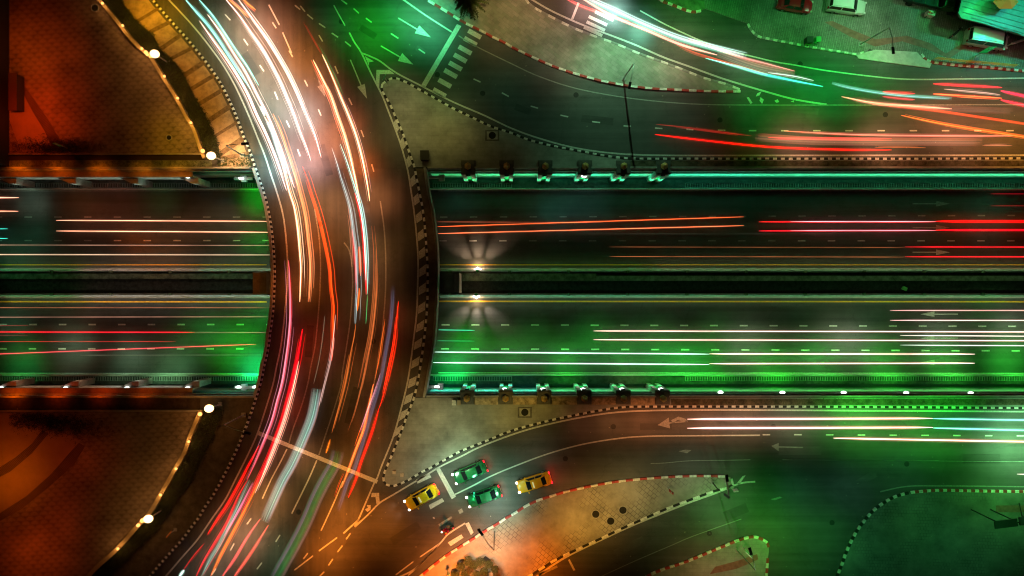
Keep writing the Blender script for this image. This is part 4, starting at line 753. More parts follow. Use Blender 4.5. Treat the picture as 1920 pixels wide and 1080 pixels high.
line([(1372,912),(1340,925),(1290,943),(1200,979),(1140,1006),(1060,1045),(1005,1082)], .26); line([(1373,911),(1394,905),(1416,903)], .22); quad((1380,908),(1392,893),(1398,891),(1386,909))
line([(1120,1084),(1190,1052),(1260,1022),(1300,1005),(1390,973)], .09, mi=1)
quad((1065,1050),(1068,1048),(1079,1069),(1075,1070)); line([(1010,1078),(1045,1062)], .3, mi=1)
quad((1445,936),(1462,931),(1467,933),(1452,938), mi=1)
# turn arrows on the lower road
arrow(1290,790,1255,793,1233,797,.4,1); quad((1258,788),(1272,781),(1285,785),(1290,791),(1280,790),(1270,787),(1262,794), mi=1); arrow(1505,839,1460,838,1446,836,.3,1); quad((1272,846),(1285,843),(1296,844),(1288,850), mi=1)
line([(1650,922),(1700,912),(1760,911),(1830,911.5),(1960,913)], .16, mi=1)
quad((482,815),(485,808),(709,900),(706,907), z=.0135)
# hatched blocks between the edge line and the kerb
inner = spline([(717,180),(728,208),(743,247),(755,283),(765,322),(771,360),(777,402),(782,453),(784,493),(783,540),(781,590),(775,640),(764,717),(752,767),(737,820),(715,875)], 4); outer = spline(BE[2:-3], 4)
def xat(path, y): return cross(path, y)[0]
for yc in [236, 269, 303, 339, 374, 407, 441, 475, 508, 542, 577, 612, 645, 680, 717, 748, 778, 808]:
    hh = 10.5; q = []
    dr = 7 if 300 < yc < 700 else 5
    for (f, y) in ((.14, yc - hh + dr), (.8, yc - hh - 2), (.8, yc + hh - 6), (.14, yc + hh + 1)):
        xi, xo = xat(inner, y), xat(outer, y); q.append((xi + (xo - xi) * f, y))
    quad(*q)
tag(mk.build('road_markings', [PAINT, FAINT]), kind='structure')
# underpass markings
mk = MB()
def uline(x0, y0, x1, y1, wd=.16, mi=0): mk.strip([W(x0, y0, ZU), W(x1, y1, ZU)], wd, ZU + .012, mi)
for (xa, xb) in ((-600, 500), (822, 2400)):
    uline(xa, 496.5, xb, 496.5, .14, 1); uline(xa, 565, xb, 566, .2, 1); uline(xa, 358, xb, 358, .12, 2); uline(xa, 699, xb, 700.5, .15)
for i in range(-12, 10):
    if 54 + 55.8*i < 520: uline(46 + 55.8*i, 407, 60 + 55.8*i, 407, .17, 2); uline(46 + 55.8*i, 451, 60 + 55.8*i, 451, .17, 0 if i > 2 else 2); uline(55 + 55.5*i, 608.5, 69 + 55.5*i, 608.5, .2); uline(54 + 55.5*i, 654, 68 + 55.5*i, 654, .2)
for i in range(0, 30):
    uline(825 + 56*i, 407 - i*.15, 839 + 56*i, 407 - i*.15, .17, 2); uline(824 + 56*i, 451.5, 838 + 56*i, 451.5, .17, 0 if i in (1,2) or i > 11 else 2); uline(828 + 55.9*i, 609 + i*.15, 843 + 55.9*i, 609 + i*.15, .2); uline(827 + 56.3*i, 654 + i*.2, 842 + 56.3*i, 654 + i*.2, .2)
for (y, sg, mi) in ((382, 1, 2), (427, 1, 2), (473, 1, 0), (589, -1, 0), (634, -1, 2), (679.5, -1, 2)):
    a, b, c = ((1711, 1755, 1781) if sg > 0 else (1796, 1752, 1725)); A, H_, T = W(a, y, ZU), W(b, y, ZU), W(c, y, ZU); mk.strip([A, H_], .16, ZU + .012, mi); mk.poly([H_ + Vector((0, .38, 0)), H_ - Vector((0, .38, 0)), T], ZU + .0125, mi)
tag(mk.build('underpass_markings', [PAINT, YEL, FAINT]), kind='structure')

# ------------------------------------------------------------------ light trails left by passing traffic
PW=(255,225,212); PK=(255,170,150); CY=(150,235,225); TL=(70,175,150); OR=(255,140,60); RO=(255,60,10); RD=(235,0,20); SA=(230,130,100); DR=(150,15,15); LI=(190,150,180)
RSPREAD = .55
def trail(label, pts, wpx, col, s=1.0, z=.8, fr=None, group='light trails on the bridge', spl=True):
    """the path a vehicle lamp drew: a thin core, a softer sleeve and fine side strands"""
    if not spl: pts = [(pts[0][0] + (pts[-1][0] - pts[0][0]) * i / 24, pts[0][1] + (pts[-1][1] - pts[0][1]) * i / 24) for i in range(25)]
    base = spline(pts, 9) if len(pts) > 2 else [(pts[0][0] + (pts[-1][0] - pts[0][0]) * i / 16, pts[0][1] + (pts[-1][1] - pts[0][1]) * i / 16) for i in range(17)]
    P = Wp(base, z); r = wpx * .84 * (HC - z) / 1280 / 2; s = min(s, 2.0); c = L3(col); m = MB(); fr = fr or (col if s > 1.15 else None)
    L = sum((b - a).length for a, b in zip(P, P[1:])); en = min(2.5, L * .15)
    mats = [trailglow('glow_%d_%d_%d_%.2f' % (*col, s), c, s)]; m.tube(P, r * (.66 if fr else .9), 6, 0, flat=.7, ends=en)
    if fr:
        Q = [p - Vector((0, 0, r * .7)) for p in P]; m.tube(Q, r + (.03 if z > 0 else .0), 8, 1, flat=.35, caps=False, ends=en * 1.3); m.tube(Q, r + (.17 if z > 0 else .10), 8, 2, flat=.35, caps=False, ends=en * 1.6)
        mats += [airglow('fringe_%d_%d_%d' % fr, L3(fr), .38), airglow('halo_%d_%d_%d' % fr, L3(fr), .07)]
    if z > 0 and 'lower road' not in group and s > .95:
        rr = random.Random(len(label) * 7 + int(pts[0][0])); k = len(mats); mats.append(airglow('wisp_%d_%d_%d' % col, c, .34)); up = z > 0
        for q in range(min(9 if 'bridge' in group else 4, len(P) // 4)):
            a0 = rr.randint(0, len(base) // 3); b0 = len(base) - rr.randint(0, len(base) // 3); o_ = rr.choice((-1, 1)) * rr.uniform(.9, (3.2 if q < 4 else 8) if up else 2.6)
            Q = Wp(off(base, o_)[a0:b0], z - rr.uniform(0, .2))
            if len(Q) > 3: m.tube(Q, rr.choice((.012, .02, .03, .055)), 4, k, caps=False, ends=3)
    return tag(m.build('light_trail', mats), label, 'light trail', group)
def bundle(label, pts, wpx, cols, z=.55, s=.9, gap=.78, group='broad light trails of passing buses'):
    """one broad trail: strands side by side, joined by a thin cross strand at both ends"""
    P = spline(pts, 9); m = MB(); mats = []; rr = random.Random(len(label)); n = int(wpx * 1.8); pitch = wpx / n
    for i in range(n):
        t = i / (n - 1) * (len(cols) - 1); k = min(int(t), len(cols) - 2); f = t - k; edge = 1 - .55 * abs(2 * i / (n - 1) - 1) ** 4; q = rr.uniform(.62, 1.12) * edge * 1.12
        c = tuple(int(min(255, (cols[k][j] * (1 - f) + cols[k + 1][j] * f) * q)) for j in range(3)); off_ = -(i - (n - 1) / 2) * pitch
        a0, b0 = int(rr.uniform(0, .05) * len(P)), len(P) - int(rr.uniform(0, .06) * len(P)); m.tube(Wp(off(P, off_)[a0:b0], z + rr.uniform(-.02, .02)), pitch * rr.uniform(.35, .75) * (HC - z) / 1280, 4, i, flat=.5, ends=rr.uniform(1.5, 5)); mats.append(airglow('air_%d_%d_%d_%.2f' % (*c, s), L3(c), s * .42))
    return tag(m.build('broad_light_trail', mats), label, 'light trail', group)
WH = 2.0
trail('pinkish white light trail, left one of bright pair nearest the left bridge edge', [(374,39),(397,72),(422,108),(447,147),(465,180),(480,215),(498,252),(515,293),(527,327),(537,357)], 3.2, PW, WH, fr=PK)
trail('pinkish white light trail, right one of bright pair nearest the left bridge edge', [(389,27),(413,60),(438,100),(460,135),(483,180),(500,213),(517,252),(532,293),(543,327),(552,352)], 3.6, PW, WH, fr=PK)
trail('thick teal light trail between the pinkish white pair on the upper bridge', [(345,-4),(367,22),(387,45),(407,72),(430,108),(450,138),(470,168)], 3.6, CY, 1.6, fr=TL)
trail('pale cyan light trail from top edge ending mid way down upper bridge', [(370,-4),(397,27),(418,57),(440,90),(463,123),(485,160)], 3, CY, 1.8, fr=TL)
trail('bright white light trail from top edge, left of the central upper pair', [(420,-5),(447,27),(472,63),(497,100),(523,148),(537,180),(550,210),(563,247),(575,277),(583,302)], 3, (255,235,225), WH, fr=PK)
trail('bright white light trail from top edge, right of the central upper pair', [(444,-5),(472,33),(497,67),(518,100),(540,138),(560,180),(575,217),(590,253),(602,295)], 3, (255,235,225), WH, fr=PK)
trail('short thin orange light trail crossing at top of bridge, lower one', [(424,-5),(446,14),(466,33)], 1.6, OR, 1.5); trail('short thin salmon light trail crossing at top of bridge, upper one', [(429,-5),(450,14),(468,31)], 1.2, SA, 1.2)
trail('short orange light trail at top edge beside white pair', [(452,-5),(466,8),(479,18)], 2.2, OR, 1.6); trail('thin orange light trail at top edge, ending below its neighbour', [(458,5),(478,22)], 1.3, RO, 1)
trail('bright orange white light trail, left of the orange pair', [(587,112),(603,145),(620,180),(632,215),(645,252),(655,288),(663,322),(671,360),(675,381)], 3.4, (255,205,160), 4, fr=OR)
trail('bright orange white light trail, right of the orange pair', [(604,102),(618,132),(638,180),(653,215),(667,252),(677,288),(685,325),(691,360),(693,377)], 3.4, (255,215,175), 4.5, fr=OR)
trail('deep orange streak hugging the left orange trail', [(584,113),(599,145),(614,178),(625,203),(634,240),(645,268)], 1.6, RO, 1)
trail('thin dark red light trail above the orange pair', [(569,42),(583,68),(602,101)], 1.0, DR, 1); trail('thin green light trail beside right orange trail', [(597,82),(608,104),(616,122),(630,150),(641,178)], .9, (30,120,60), 1)
trail('thin violet light trail hugging the right orange trail', [(640,175),(658,212),(672,252),(684,292),(692,330),(697,362)], 1.2, (130,80,100), .8)
trail('white hot light trail turning orange in the middle of the bridge', [(497,220),(513,250),(523,283),(533,320),(543,360),(552,388),(558,425),(562,468),(564,502),(563,540),(562,566)], 3.4, (255,220,180), 5, fr=OR)
trail('salmon orange light trail right of the white hot one', [(512,213),(527,247),(538,280),(550,317),(562,360),(572,402),(578,450),(582,493),(581,540),(579,566)], 3, (255,150,95), 1.6, fr=(200,80,30))
bundle('broad cool white smear of light between left bridge trails', [(501,228),(510,247),(517,268),(524,288),(531,307),(538,326)], 9, [(170,215,215),(225,245,245),(255,255,255),(215,235,230)], s=1.3)
trail('short teal dash of light at left bridge lane', [(488,199),(492,207),(497,217)], 3, CY, 1.5)
trail('thin cream light trail hugging the white hot trail', [(556,402),(562,440),(566,475),(568,497)], 1.2, (230,190,130), 1)
trail('pale blue light trail, left of the teal pair right of bridge centre', [(622,277),(633,310),(640,335),(648,360),(657,393),(663,435),(668,477),(670,540),(669,560),(667,607)], 1.9, (175,200,200), 1.1)
trail('pale blue light trail, right of the teal pair right of bridge centre', [(638,270),(650,302),(667,355),(678,393),(684,435),(687,477),(689,540),(688,552)], 2, (170,215,210), 1.3, fr=TL)
trail('green tail end of light trail below the red one', [(689,553),(688,573),(686,607)], 1.8, (50,170,95), 1)
trail('thick red light trail beside pale blue one', [(665,362),(675,402),(681,443),(684,493),(686,530),(686.5,552)], 2.6, RD, 1.6); trail('thin red light trail left of the pale blue pair', [(660,430),(664,470),(667,502),(668,530),(668.5,552)], 2, (225,20,40), 1.1)
trail('thin pink light trail left of the pale blue pair', [(652,385),(658,427),(661,470),(662,500)], 1.4, (190,120,90), 1); trail('long thin tan light trail sweeping right of bridge centre', [(702,423),(706,477),(705,540),(698,615),(688,670),(678,720),(665,770),(653,807)], 1.2, (190,95,45), 1)
trail('long red orange light trail crossing bridge centre diagonally', [(567,312),(577,337),(584,360),(595,393),(605,430),(615,477),(620,507),(622,540),(626,573),(625,607),(625,640),(622,677)], 2.2, (255,75,20), 1.8, fr=(170,30,0))
trail('short orange flame shaped streak near bridge centre', [(673,462),(674.5,490),(676,517)], 2.6, (255,90,10), 1.3); trail('thin orange light trail below the flame shaped streak', [(674,540),(672.5,560),(670,583)], 1.5, (255,110,20), 1.2)
trail('orange light trail curving down beside pale lane line', [(667,607),(664,632),(657,665),(647,717),(638,753),(628,790),(622,812)], 2, (215,105,40), 1.1); trail('short bright orange light trail near the stop line', [(619,824),(615,838),(611,850)], 2, (255,120,20), 1.3)
trail('lilac light trail starting left of bridge centre turning red below', [(541,488),(544,540),(545,590),(542,633),(538,665),(530,715),(520,753),(510,790),(493,833),(475,875),(463,900)], 2.2, (215,130,150), 1.1, fr=RD)
trail('bright red light trail sweeping to lower left with thick body', [(567,617),(562,647),(557,677),(548,717),(538,757),(528,792),(513,833),(498,870),(484,900),(468,935),(453,963)], 3.4, RD, 1.9)
trail('white hot light trail riding on thick red one', [(560,677),(552,717),(542,757),(532,792),(517,833),(502,870),(489,900),(478,925)], 1.3, (255,190,160), 3)
trail('deep red light trail from lilac one to bottom edge', [(464,900),(445,933),(425,980),(403,1017),(383,1050),(366,1084)], 2.2, (210,15,30), 1.3)
trail('wide red light trail outermost at lower left', [(486,835),(465,873),(452,898),(427,943),(407,973),(389,1002)], 2.8, (235,5,10), 1.5); trail('short red light trail at lower left corner of bridge', [(383,1019),(363,1042),(343,1070)], 2.2, (190,10,20), 1.1)
trail('short teal white light trail at bottom edge left', [(345,1069),(336,1082)], 3.5, (200,240,225), 1.5); trail('thin teal light trail in the lower left fan', [(468,900),(447,947),(430,983),(410,1023),(393,1050),(376,1084)], 2.6, (120,170,155), 1)
trail('pink light trail in the lower left fan', [(475,905),(455,945),(437,978),(420,1005)], 2.4, (230,100,140), 1.1); trail('orange light trail in the lower left fan', [(484,905),(470,935),(455,963),(437,997),(413,1042),(395,1080)], 2.2, (255,110,20), 1.3)
trail('thin red light trail between teal and pink in the lower left fan', [(470,915),(445,962),(420,1010),(398,1050),(376,1086)], 1.3, (200,20,40), 1)
trail('thin pinkish red light trail below the pale bus trail, left', [(488,973),(463,1008),(440,1047),(415,1084)], 1.8, (255,80,80), 1.3); trail('thin pinkish red light trail below the pale bus trail, right', [(503,985),(470,1037),(437,1084)], 1.9, (255,85,70), 1.3)
trail('grey green light trail left of bus trail', [(609,592),(604,640),(597,682),(588,720)], 2.2, (105,100,80), .8); trail('pale lilac light trail joining the bus trail', [(629,590),(625,633),(619,673),(608,718),(598,762)], 1.8, (215,170,160), 1)
bundle('broad pale silver and teal bus light trail over the stop line', [(594,729),(585,778),(568,823),(547,870),(530,900),(513,937),(495,978)], 21, [(160,125,115),(150,160,150),(150,170,155),(130,155,140),(160,215,195),(125,170,150),(165,190,180),(190,175,180),(200,125,100)], s=.85, gap=.9)
bundle('broad green and grey bus light trail crossing the stop line', [(633,846),(627,870),(610,900),(593,933),(573,980),(550,1025),(523,1073),(515,1088)], 25, [(60,130,80),(110,100,105),(130,115,125),(35,95,45),(35,105,45),(40,110,50),(60,85,45),(150,115,105),(160,115,105)], s=.8, gap=.9)
bundle('broad slate blue light trail fading to violet, right of bridge centre', [(736,535),(736,560),(732,607),(723,660),(713,715),(698,767),(683,820),(663,883),(653,900),(643,930),(634,957)], 9, [(95,65,85),(80,80,100),(75,85,105),(90,75,95)], s=.8, gap=.95)
trail('red light trail widening beside the slate blue trail', [(747,565),(743,607),(737,657),(719,740),(710,767)], 1.8, (255,40,10), 1.5); trail('thick red light trail beside the violet trail, lower part', [(710,767),(697,812),(677,867),(667,900),(653,933)], 4, (235,5,5), 1.7)
trail('thick orange light trail left of the violet trail', [(700,720),(693,753),(682,803),(667,843),(648,895),(640,915)], 3, (255,115,50), 1.5); trail('thin lilac edge trail on the violet trail', [(713,700),(703,735),(690,770),(676,810)], 1.2, (210,140,160), 1.1)
trail('thin orange light trail feeding the thick orange one', [(722,598),(715,640),(711,670),(703,712)], 1.5, (220,95,30), 1); trail('short thin orange light trail left of the thick one, upper', [(680,793),(672,815),(665,836)], 1.4, (255,95,20), 1.1); trail('short thin orange light trail left of the thick one, lower', [(645,888),(636,908),(628,932)], 1.5, (255,70,15), 1.1)
# underpass trails
GU = 'light trails in the underpass'; zu = ZU + .75
def ut(label, x0, y0, x1, y1, w, c, s, fr=None): trail(label, [(x0, y0), (x1, y1)], w, c, s, z=zu, fr=fr, group=GU, spl=False)
ut('thick salmon light trail at left edge, upper of two', -300,370,35,370.5,4,(255,190,160),3,SA); ut('thick salmon light trail at left edge, lower of two', -300,396,34,396,3.4,(255,170,130),2,SA)
ut('short cyan light trail at left edge, upper of two', -300,429,14,429,2.4,(60,220,190),1.2); ut('short cyan light trail at left edge, lower of two', -300,447,14,447,2.4,(60,220,190),1.2)
ut('long salmon light trail in upper left carriageway, upper of pair', 105,413,506,415,2.2,(255,165,125),2.2); ut('long salmon light trail in upper left carriageway, lower of pair', 105,433,508,435.5,2.2,(255,170,130),2.2)
ut('thin tan light trail below the salmon pair, upper', -300,459,512,460,1.3,(200,150,120),1.1); ut('thin tan light trail below the salmon pair, lower', -300,477,512,478,1.5,(210,175,140),1.2)
ut('thin salmon light trail in lower left carriageway, upper', -300,577,508,577,1.2,(190,105,70),1); ut('thin salmon light trail in lower left carriageway, second', -300,595,506,594,1.3,(200,140,115),1)
ut('red light trail in lower left carriageway', -300,622,365,623,2,(230,20,40),1.4); ut('pinkish continuation of red light trail toward bridge', 365,623,503,623.5,1,(190,120,110),.9); ut('second red light trail in lower left carriageway', -300,640.5,330,640.5,1.6,(200,25,35),1.1); ut('slanting red light trail changing lanes in lower left carriageway', -300,675,480,645.5,1.8,(220,60,70),1.2)
ut('faint dark red light trail at left edge, upper', -300,611,53,610.5,1.3,(150,20,40),.9); ut('faint dark red light trail at left edge, lower', -300,629,53,628.5,1.3,(140,60,60),.8); ut('faint grey light trail low in the lower left carriageway', 150,666,500,665.5,1,(130,120,105),.8)
ut('thin orange light trail right of bridge, upper of pair', 820,425,1395,406.5,1.8,(240,95,45),1.4); ut('orange light trail right of bridge, lower of pair', 820,438,1395,423,1.9,(245,115,70),1.5); ut('thin pale red light trail right of bridge topmost', 820,416,1130,417,1.1,(200,90,60),1); ut('faint grey light trail right of bridge', 1084,438.5,1600,438.5,1,(60,60,50),.8)
ut('red light trail in upper right carriageway, upper of thin pair', 1423,416,1754,416,2,(255,20,30),1.7); ut('red light trail in upper right carriageway, lower of thin pair', 1423,433,1754,432,2,(255,20,40),1.7)
ut('thick red light trail at upper right, upper', 1754,415,2400,415,5.5,(255,0,5),2); ut('thick red light trail at upper right, lower', 1754,431.5,2400,431,4,(255,0,20),1.8); ut('thin pinkish white light trail riding on the upper red one', 1482,415.3,1755,415.5,1,(255,180,190),1.6); ut('thin pinkish white light trail riding on the lower red one', 1482,432.3,1755,432,1,(255,160,170),1.5)
ut('thin tan light trail low in upper right carriageway, upper', 1143,463,1697,464,1.3,(150,80,45),1); ut('thin tan light trail low in upper right carriageway, lower', 1143,481,1697,482,1.5,(165,90,50),1.1); ut('red light trail by the median arrow, upper', 1697,463,2400,463.5,2,(225,15,30),1.5); ut('red light trail by the median arrow, lower', 1697,481.5,2400,482,2,(225,15,30),1.5)
ut('thin crimson light trail at top right of the underpass, upper', 1858,363.5,2400,364,1.2,(190,10,30),1.1); ut('thin crimson light trail at top right of the underpass, lower', 1858,386,2400,386,1.2,(190,10,30),1.1)
ut('pink white light trail in lower right carriageway, upper of pair', 1113,620.5,2400,623.5,2.2,(255,205,190),3); ut('pink white light trail in lower right carriageway, lower of pair', 1113,637,2400,640,2.2,(255,195,185),2.2)
ut('icy white light trail starting at bridge, upper of pair', 815,660,1330,664,2,(215,255,240),3.5); ut('icy white light trail starting at bridge, lower of pair', 812,680,1330,683.5,2,(225,255,245),3.5); ut('thick pink white light trail ending at right, upper of pair', 1330,663.5,1828,664,3.4,(255,220,205),3.4,(190,140,120)); ut('thick pink white light trail ending at right, lower of pair', 1330,682,1828,681,3.4,(255,220,205),3.4,(190,140,120))
ut('thin pink light trail near the median arrow, upper', 1669,582,2400,582,1.5,(230,160,150),1.5); ut('thin pink light trail near the median arrow, lower', 1669,600.5,2400,601,1.6,(245,190,180),1.8); ut('pale green white light trail near right edge, upper', 1688,629,2400,633,1.6,(235,220,205),1.5); ut('pale green white light trail near right edge, lower', 1688,647,2400,651,1.6,(210,225,205),1.5)
ut('faint teal light trail near the bridge, upper', 822,618.5,890,619.5,1.4,(60,200,150),1.2); ut('faint teal light trail near the bridge, lower', 820,639,890,639.5,1.3,(50,190,130),1.1)
# lower road trails
GL = 'light trails on the lower road'
def st(label, pts, w, c, s, fr=None, g=GL): trail(label, pts, w, c, s, fr=fr, group=g)
st('thick pink white light trail along lower road, upper of pair', [(1289,786),(1749,784.5)], 4, (255,225,210), 4.5, PK); st('thick pink white light trail along lower road, lower of pair', [(1289,803),(1749,801.5)], 4, (255,225,210), 4.5, PK); st('icy cyan light trail continuing the pair, upper', [(1749,785),(1960,788.5),(2300,794)], 2.4, (130,240,215), 2); st('icy cyan light trail continuing the pair, lower', [(1749,802.5),(1960,808),(2300,816)], 2.8, (130,240,215), 2); st('single pinkish white light trail across centre of lower road', [(1563,821.5),(1740,825),(1960,829),(2300,836)], 3.6, (255,225,215), 4.5, PK); st('short white light trail at right edge of lower road', [(1907,889),(2100,893)], 2, (255,230,220), 2.5)
# upper road trails
GT = 'light trails on the upper roads'
def tt(label, pts, w, c, s, fr=None): st(label, pts, w, c, s, fr, GT)
tt('bright red light trail on upper road curving toward right', [(1228,252),(1330,264),(1440,275),(1560,280),(1672,281)], 3, (240,5,5), 1.7); tt('dim red light trail on upper road above bright one', [(1230,233),(1290,239),(1350,247),(1410,255)], 2, (160,25,20), 1); tt('long pinkish light trail on upper road above the smear', [(1470,245.5),(1600,252),(1760,254),(1900,254.5)], 2, (225,110,90), 1.3); tt('red light trail between smears on upper road', [(1440,258),(1560,259.5),(1672,260)], 2, (225,30,40), 1.4)
bundle('broad salmon light smear low on the upper road', [(1416,257),(1520,264),(1650,265.5),(1842,266)], 16, [(150,80,60),(135,85,65),(130,88,68),(130,88,68),(185,100,60),(240,110,90)], s=1.15, gap=.92); tt('thin salmon light trail along lower side of the smear', [(1640,276),(1700,276.6),(1736,277)], 1.2, (230,120,60), 1.1); tt('thin salmon light trail past end of the smear', [(1842,273),(1898,273)], 1.4, (200,120,90), 1)
tt('orange light trail crossing lanes at right, lower', [(1690,216),(1740,227),(1800,238),(1960,263)], 2.2, (255,110,35), 1.7); tt('red orange light trail crossing lanes at right, upper', [(1635,195),(1740,206),(1830,219),(1960,238)], 1.6, (240,60,25), 1.4); tt('salmon light trail merging from the left of upper right road', [(1578,181),(1640,193),(1710,199),(1785,204)], 3, (240,150,115), 1.5); 
tt('thick red light trail at upper right, first', [(1750,157),(1815,160),(1879,164)], 4, (245,10,40), 1.8); tt('thick orange white light trail just under the first red one', [(1750,176),(1815,180),(1879,184)], 4, (255,120,60), 2.4, (240,10,10)); tt('thick pinkish red light trail at right edge, upper', [(1877,170),(1960,189)], 5, (255,20,70), 1.8); tt('thick pinkish red light trail at right edge, lower', [(1877,187),(1960,207)], 5, (250,30,60), 1.7)
tt('short red light trail above the salmon one', [(1655,172),(1716,175.5)], 2.6, (235,25,45), 1.5); tt('short dim red light trail above the salmon one', [(1655,181),(1716,187)], 2.6, (200,50,60), 1.2); tt('thin white light trail between thick red pairs', [(1770,167),(1850,174),(1876,178)], 1.1, (220,170,150), 1.2)
bundle('soft bluish white light smear on the upper right road', [(1560,155),(1590,163),(1640,172),(1700,179),(1785,184)], 8, [(90,185,150),(150,225,215),(95,180,150),(70,140,100)], s=1.2, gap=.9)
bundle('faint wide pinkish light smear under the salmon trail at upper right', [(1600,186),(1680,197),(1780,203),(1900,208)], 14, [(150,80,60),(120,80,70),(140,85,65),(110,60,45)], s=.7)
tt('bright cyan light trail on the north east road', [(1323,109),(1380,124),(1440,141),(1543,162)], 2.6, (70,240,205), 1.8); tt('thin white light trail beside the bright cyan one', [(1440,136),(1490,143),(1526,151)], 1.2, (200,225,210), 1.3)
bundle('broad pinkish grey light smear on the north east road', [(1345,99),(1400,119),(1440,130),(1490,139)], 17, [(190,120,105),(120,110,95),(130,115,100),(140,110,95),(150,105,90),(225,70,70)], s=1.2, gap=.92)
tt('red light trail entering at top of the north east road', [(1058,-4),(1100,16),(1180,40)], 2, (255,90,80), 1.6); tt('salmon light trail along middle of north east road', [(1090,-4),(1150,30),(1210,55),(1280,84),(1345,103)], 4, (245,165,145), 1.3); tt('dim red light trail under the salmon one', [(1268,84),(1300,98),(1345,112),(1440,140)], 4, (190,50,35), 1)
bundle('broad icy white light smear at the top of the north east road', [(1090,-8),(1150,18),(1220,50),(1290,76),(1400,104)], 15, [(60,190,130),(160,235,215),(215,250,245),(245,255,255),(185,235,220),(150,170,150)], s=1.1, gap=.9)
tt('thin pink light trail along the far side of north east road', [(1290,72),(1380,104),(1440,120),(1490,133)], 1.4, (240,150,140), 1.2)
# ------------------------------------------------------------------ vehicles
PAINTS = {}
def paint(name, col, rough=.22): return mat(name, col, rough, 0.0, .6, coat=.8)
def car(label, px, py, ang, col, kind='sedan', L=4.35, Wd=1.72, cat='car', lights=True, roofcol=None, group='cars waiting at the stop line', taxi=False, brake=True, name='parked_car'):
    p = W(px, py, .7); e = empty(name, (p.x, p.y, 0), R(ang)); h = L / 2
    pm = paint('paint_%s' % label[:14].replace(' ', '_'), col)
    # stations: x/L, half width (sill), belt z, half width belt
    if kind == 'sedan': st = [(-.5,.70,.60,.62),(-.485,.86,.80,.74),(-.42,.95,.97,.82),(-.30,.99,1.0,.86),(-.1,1,.97,.88),(.12,1,.95,.88),(.28,.985,.92,.85),(.40,.95,.84,.80),(.47,.84,.74,.68),(.5,.66,.56,.5)]; roof = [(-.36,.985,.72),(-.20,1.38,.66),(-.06,1.45,.68),(.08,1.43,.67),(.24,.96,.74)]
    elif kind == 'wagon': st = [(-.5,.90,.85,.84),(-.49,.96,1.05,.88),(-.40,.99,1.1,.90),(-.1,1,1.08,.90),(.12,1,1.05,.9),(.26,.99,1.02,.88),(.42,.95,.95,.82),(.48,.85,.85,.72),(.5,.70,.60,.6)]; roof = [(-.485,1.15,.78),(-.43,1.62,.72),(-.1,1.70,.74),(.10,1.66,.72),(.25,1.06,.80)]
    else: st = [(-.5,.94,.9,.9),(-.49,.97,1.1,.93),(-.3,1,1.15,.95),(0,1,1.15,.95),(.3,1,1.1,.95),(.42,.97,1.0,.9),(.48,.88,.85,.8),(.5,.74,.6,.7)]; roof = [(-.49,1.2,.86),(-.47,1.85,.82),(-.2,1.95,.84),(.25,1.93,.83),(.40,1.13,.86)]
    hw = Wd / 2; m = MB(); rings = []
    for (x, a, zb, b) in st:
        X = x * L; k = len(m.v)
        pr = [(-hw*a*.93, .22), (-hw*a, .45), (-hw*a*.995, zb*.8), (-hw*b, zb), (-hw*b*.55, zb+.035), (0, zb+.05), (hw*b*.55, zb+.035), (hw*b, zb), (hw*a*.995, zb*.8), (hw*a, .45), (hw*a*.93, .22)]
        m.v += [(X, y, z) for y, z in pr]; rings.append(k)
    for a, b in zip(rings, rings[1:]):
        for j in range(10): m.f.append((a+j, b+j, b+j+1, a+j+1)); m.m.append(0)
        m.f.append((a+10, b+10, b, a)); m.m.append(0)
    m.f.append(tuple(rings[0]+j for j in range(11))); m.m.append(0); m.f.append(tuple(rings[-1]+j for j in range(11))[::-1]); m.m.append(0)
    body = m.build('body', pm, e, smooth=False)
    # cabin: pillars and roof
    def cab(scale, mt, nm, faces, dz=0):
        m = MB(); ks = []
        for (x, z, b) in roof:
            zb = [s for s in st if s[0] >= x - .001][0][2]; k = len(m.v); bb = hw*(.87 if kind != 'van' else .92)
            m.v += [(x*L, -bb*scale, zb+dz), (x*L, -hw*b*scale, z+dz), (x*L, -hw*b*.6*scale, z+.025+dz), (x*L, hw*b*.6*scale, z+.025+dz), (x*L, hw*b*scale, z+dz), (x*L, bb*scale, zb+dz)]; ks.append(k)
        n = len(ks)
        for i in range(n-1):
            for j in range(5):
                end = i in (0, n-2); side = j in (0, 4)
                t = 'front' if i == n-2 and not side else 'rear' if i == 0 and not side else 'side' if side else 'roof'
                if t in faces: m.f.append((ks[i]+j, ks[i+1]+j, ks[i+1]+j+1, ks[i]+j+1)); m.m.append(0)
        # drop unused verts is unnecessary
        return m.build(nm, mt, e)
    cab(1.0, pm, 'cabin', ('roof', 'side', 'front', 'rear'))
    rp = pm if roofcol is None else paint('roof_' + label[:10].replace(' ', '_'), roofcol)
    # windows slightly proud of the cabin
    def glassq(nm, x0, z0, w0, x1, z1, w1):
        m = MB(); d = .012; v = Vector((z1-z0, 0, -(x1-x0))) if x1 < x0 else Vector((-(z1-z0), 0, (x1-x0)))
        v = Vector((v.x, 0, v.z)).normalized() * .02
        if v.z < 0: v = -v
        m.v = [(x0+v.x, -w0, z0+v.z), (x0+v.x, w0, z0+v.z), (x1+v.x, w1, z1+v.z), (x1+v.x, -w1, z1+v.z)]; m.f = [(0,1,2,3)]; m.m = [0]
        b = [(a[0]-v.x*.9, a[1], a[2]-v.z*.9) for a in m.v]; m.v += b; m.f += [(7,6,5,4),(0,3,7,4),(1,0,4,5),(2,1,5,6),(3,2,6,7)]; m.m += [0]*5
        return m.build(nm, GLASS, e)
    f0, f1 = roof[-1], roof[-2]; t0, t1 = .16, .92
    def lp(a, b, t): return a[0]+(b[0]-a[0])*t, a[1]+(b[1]-a[1])*t+.025, a[2]+(b[2]-a[2])*t
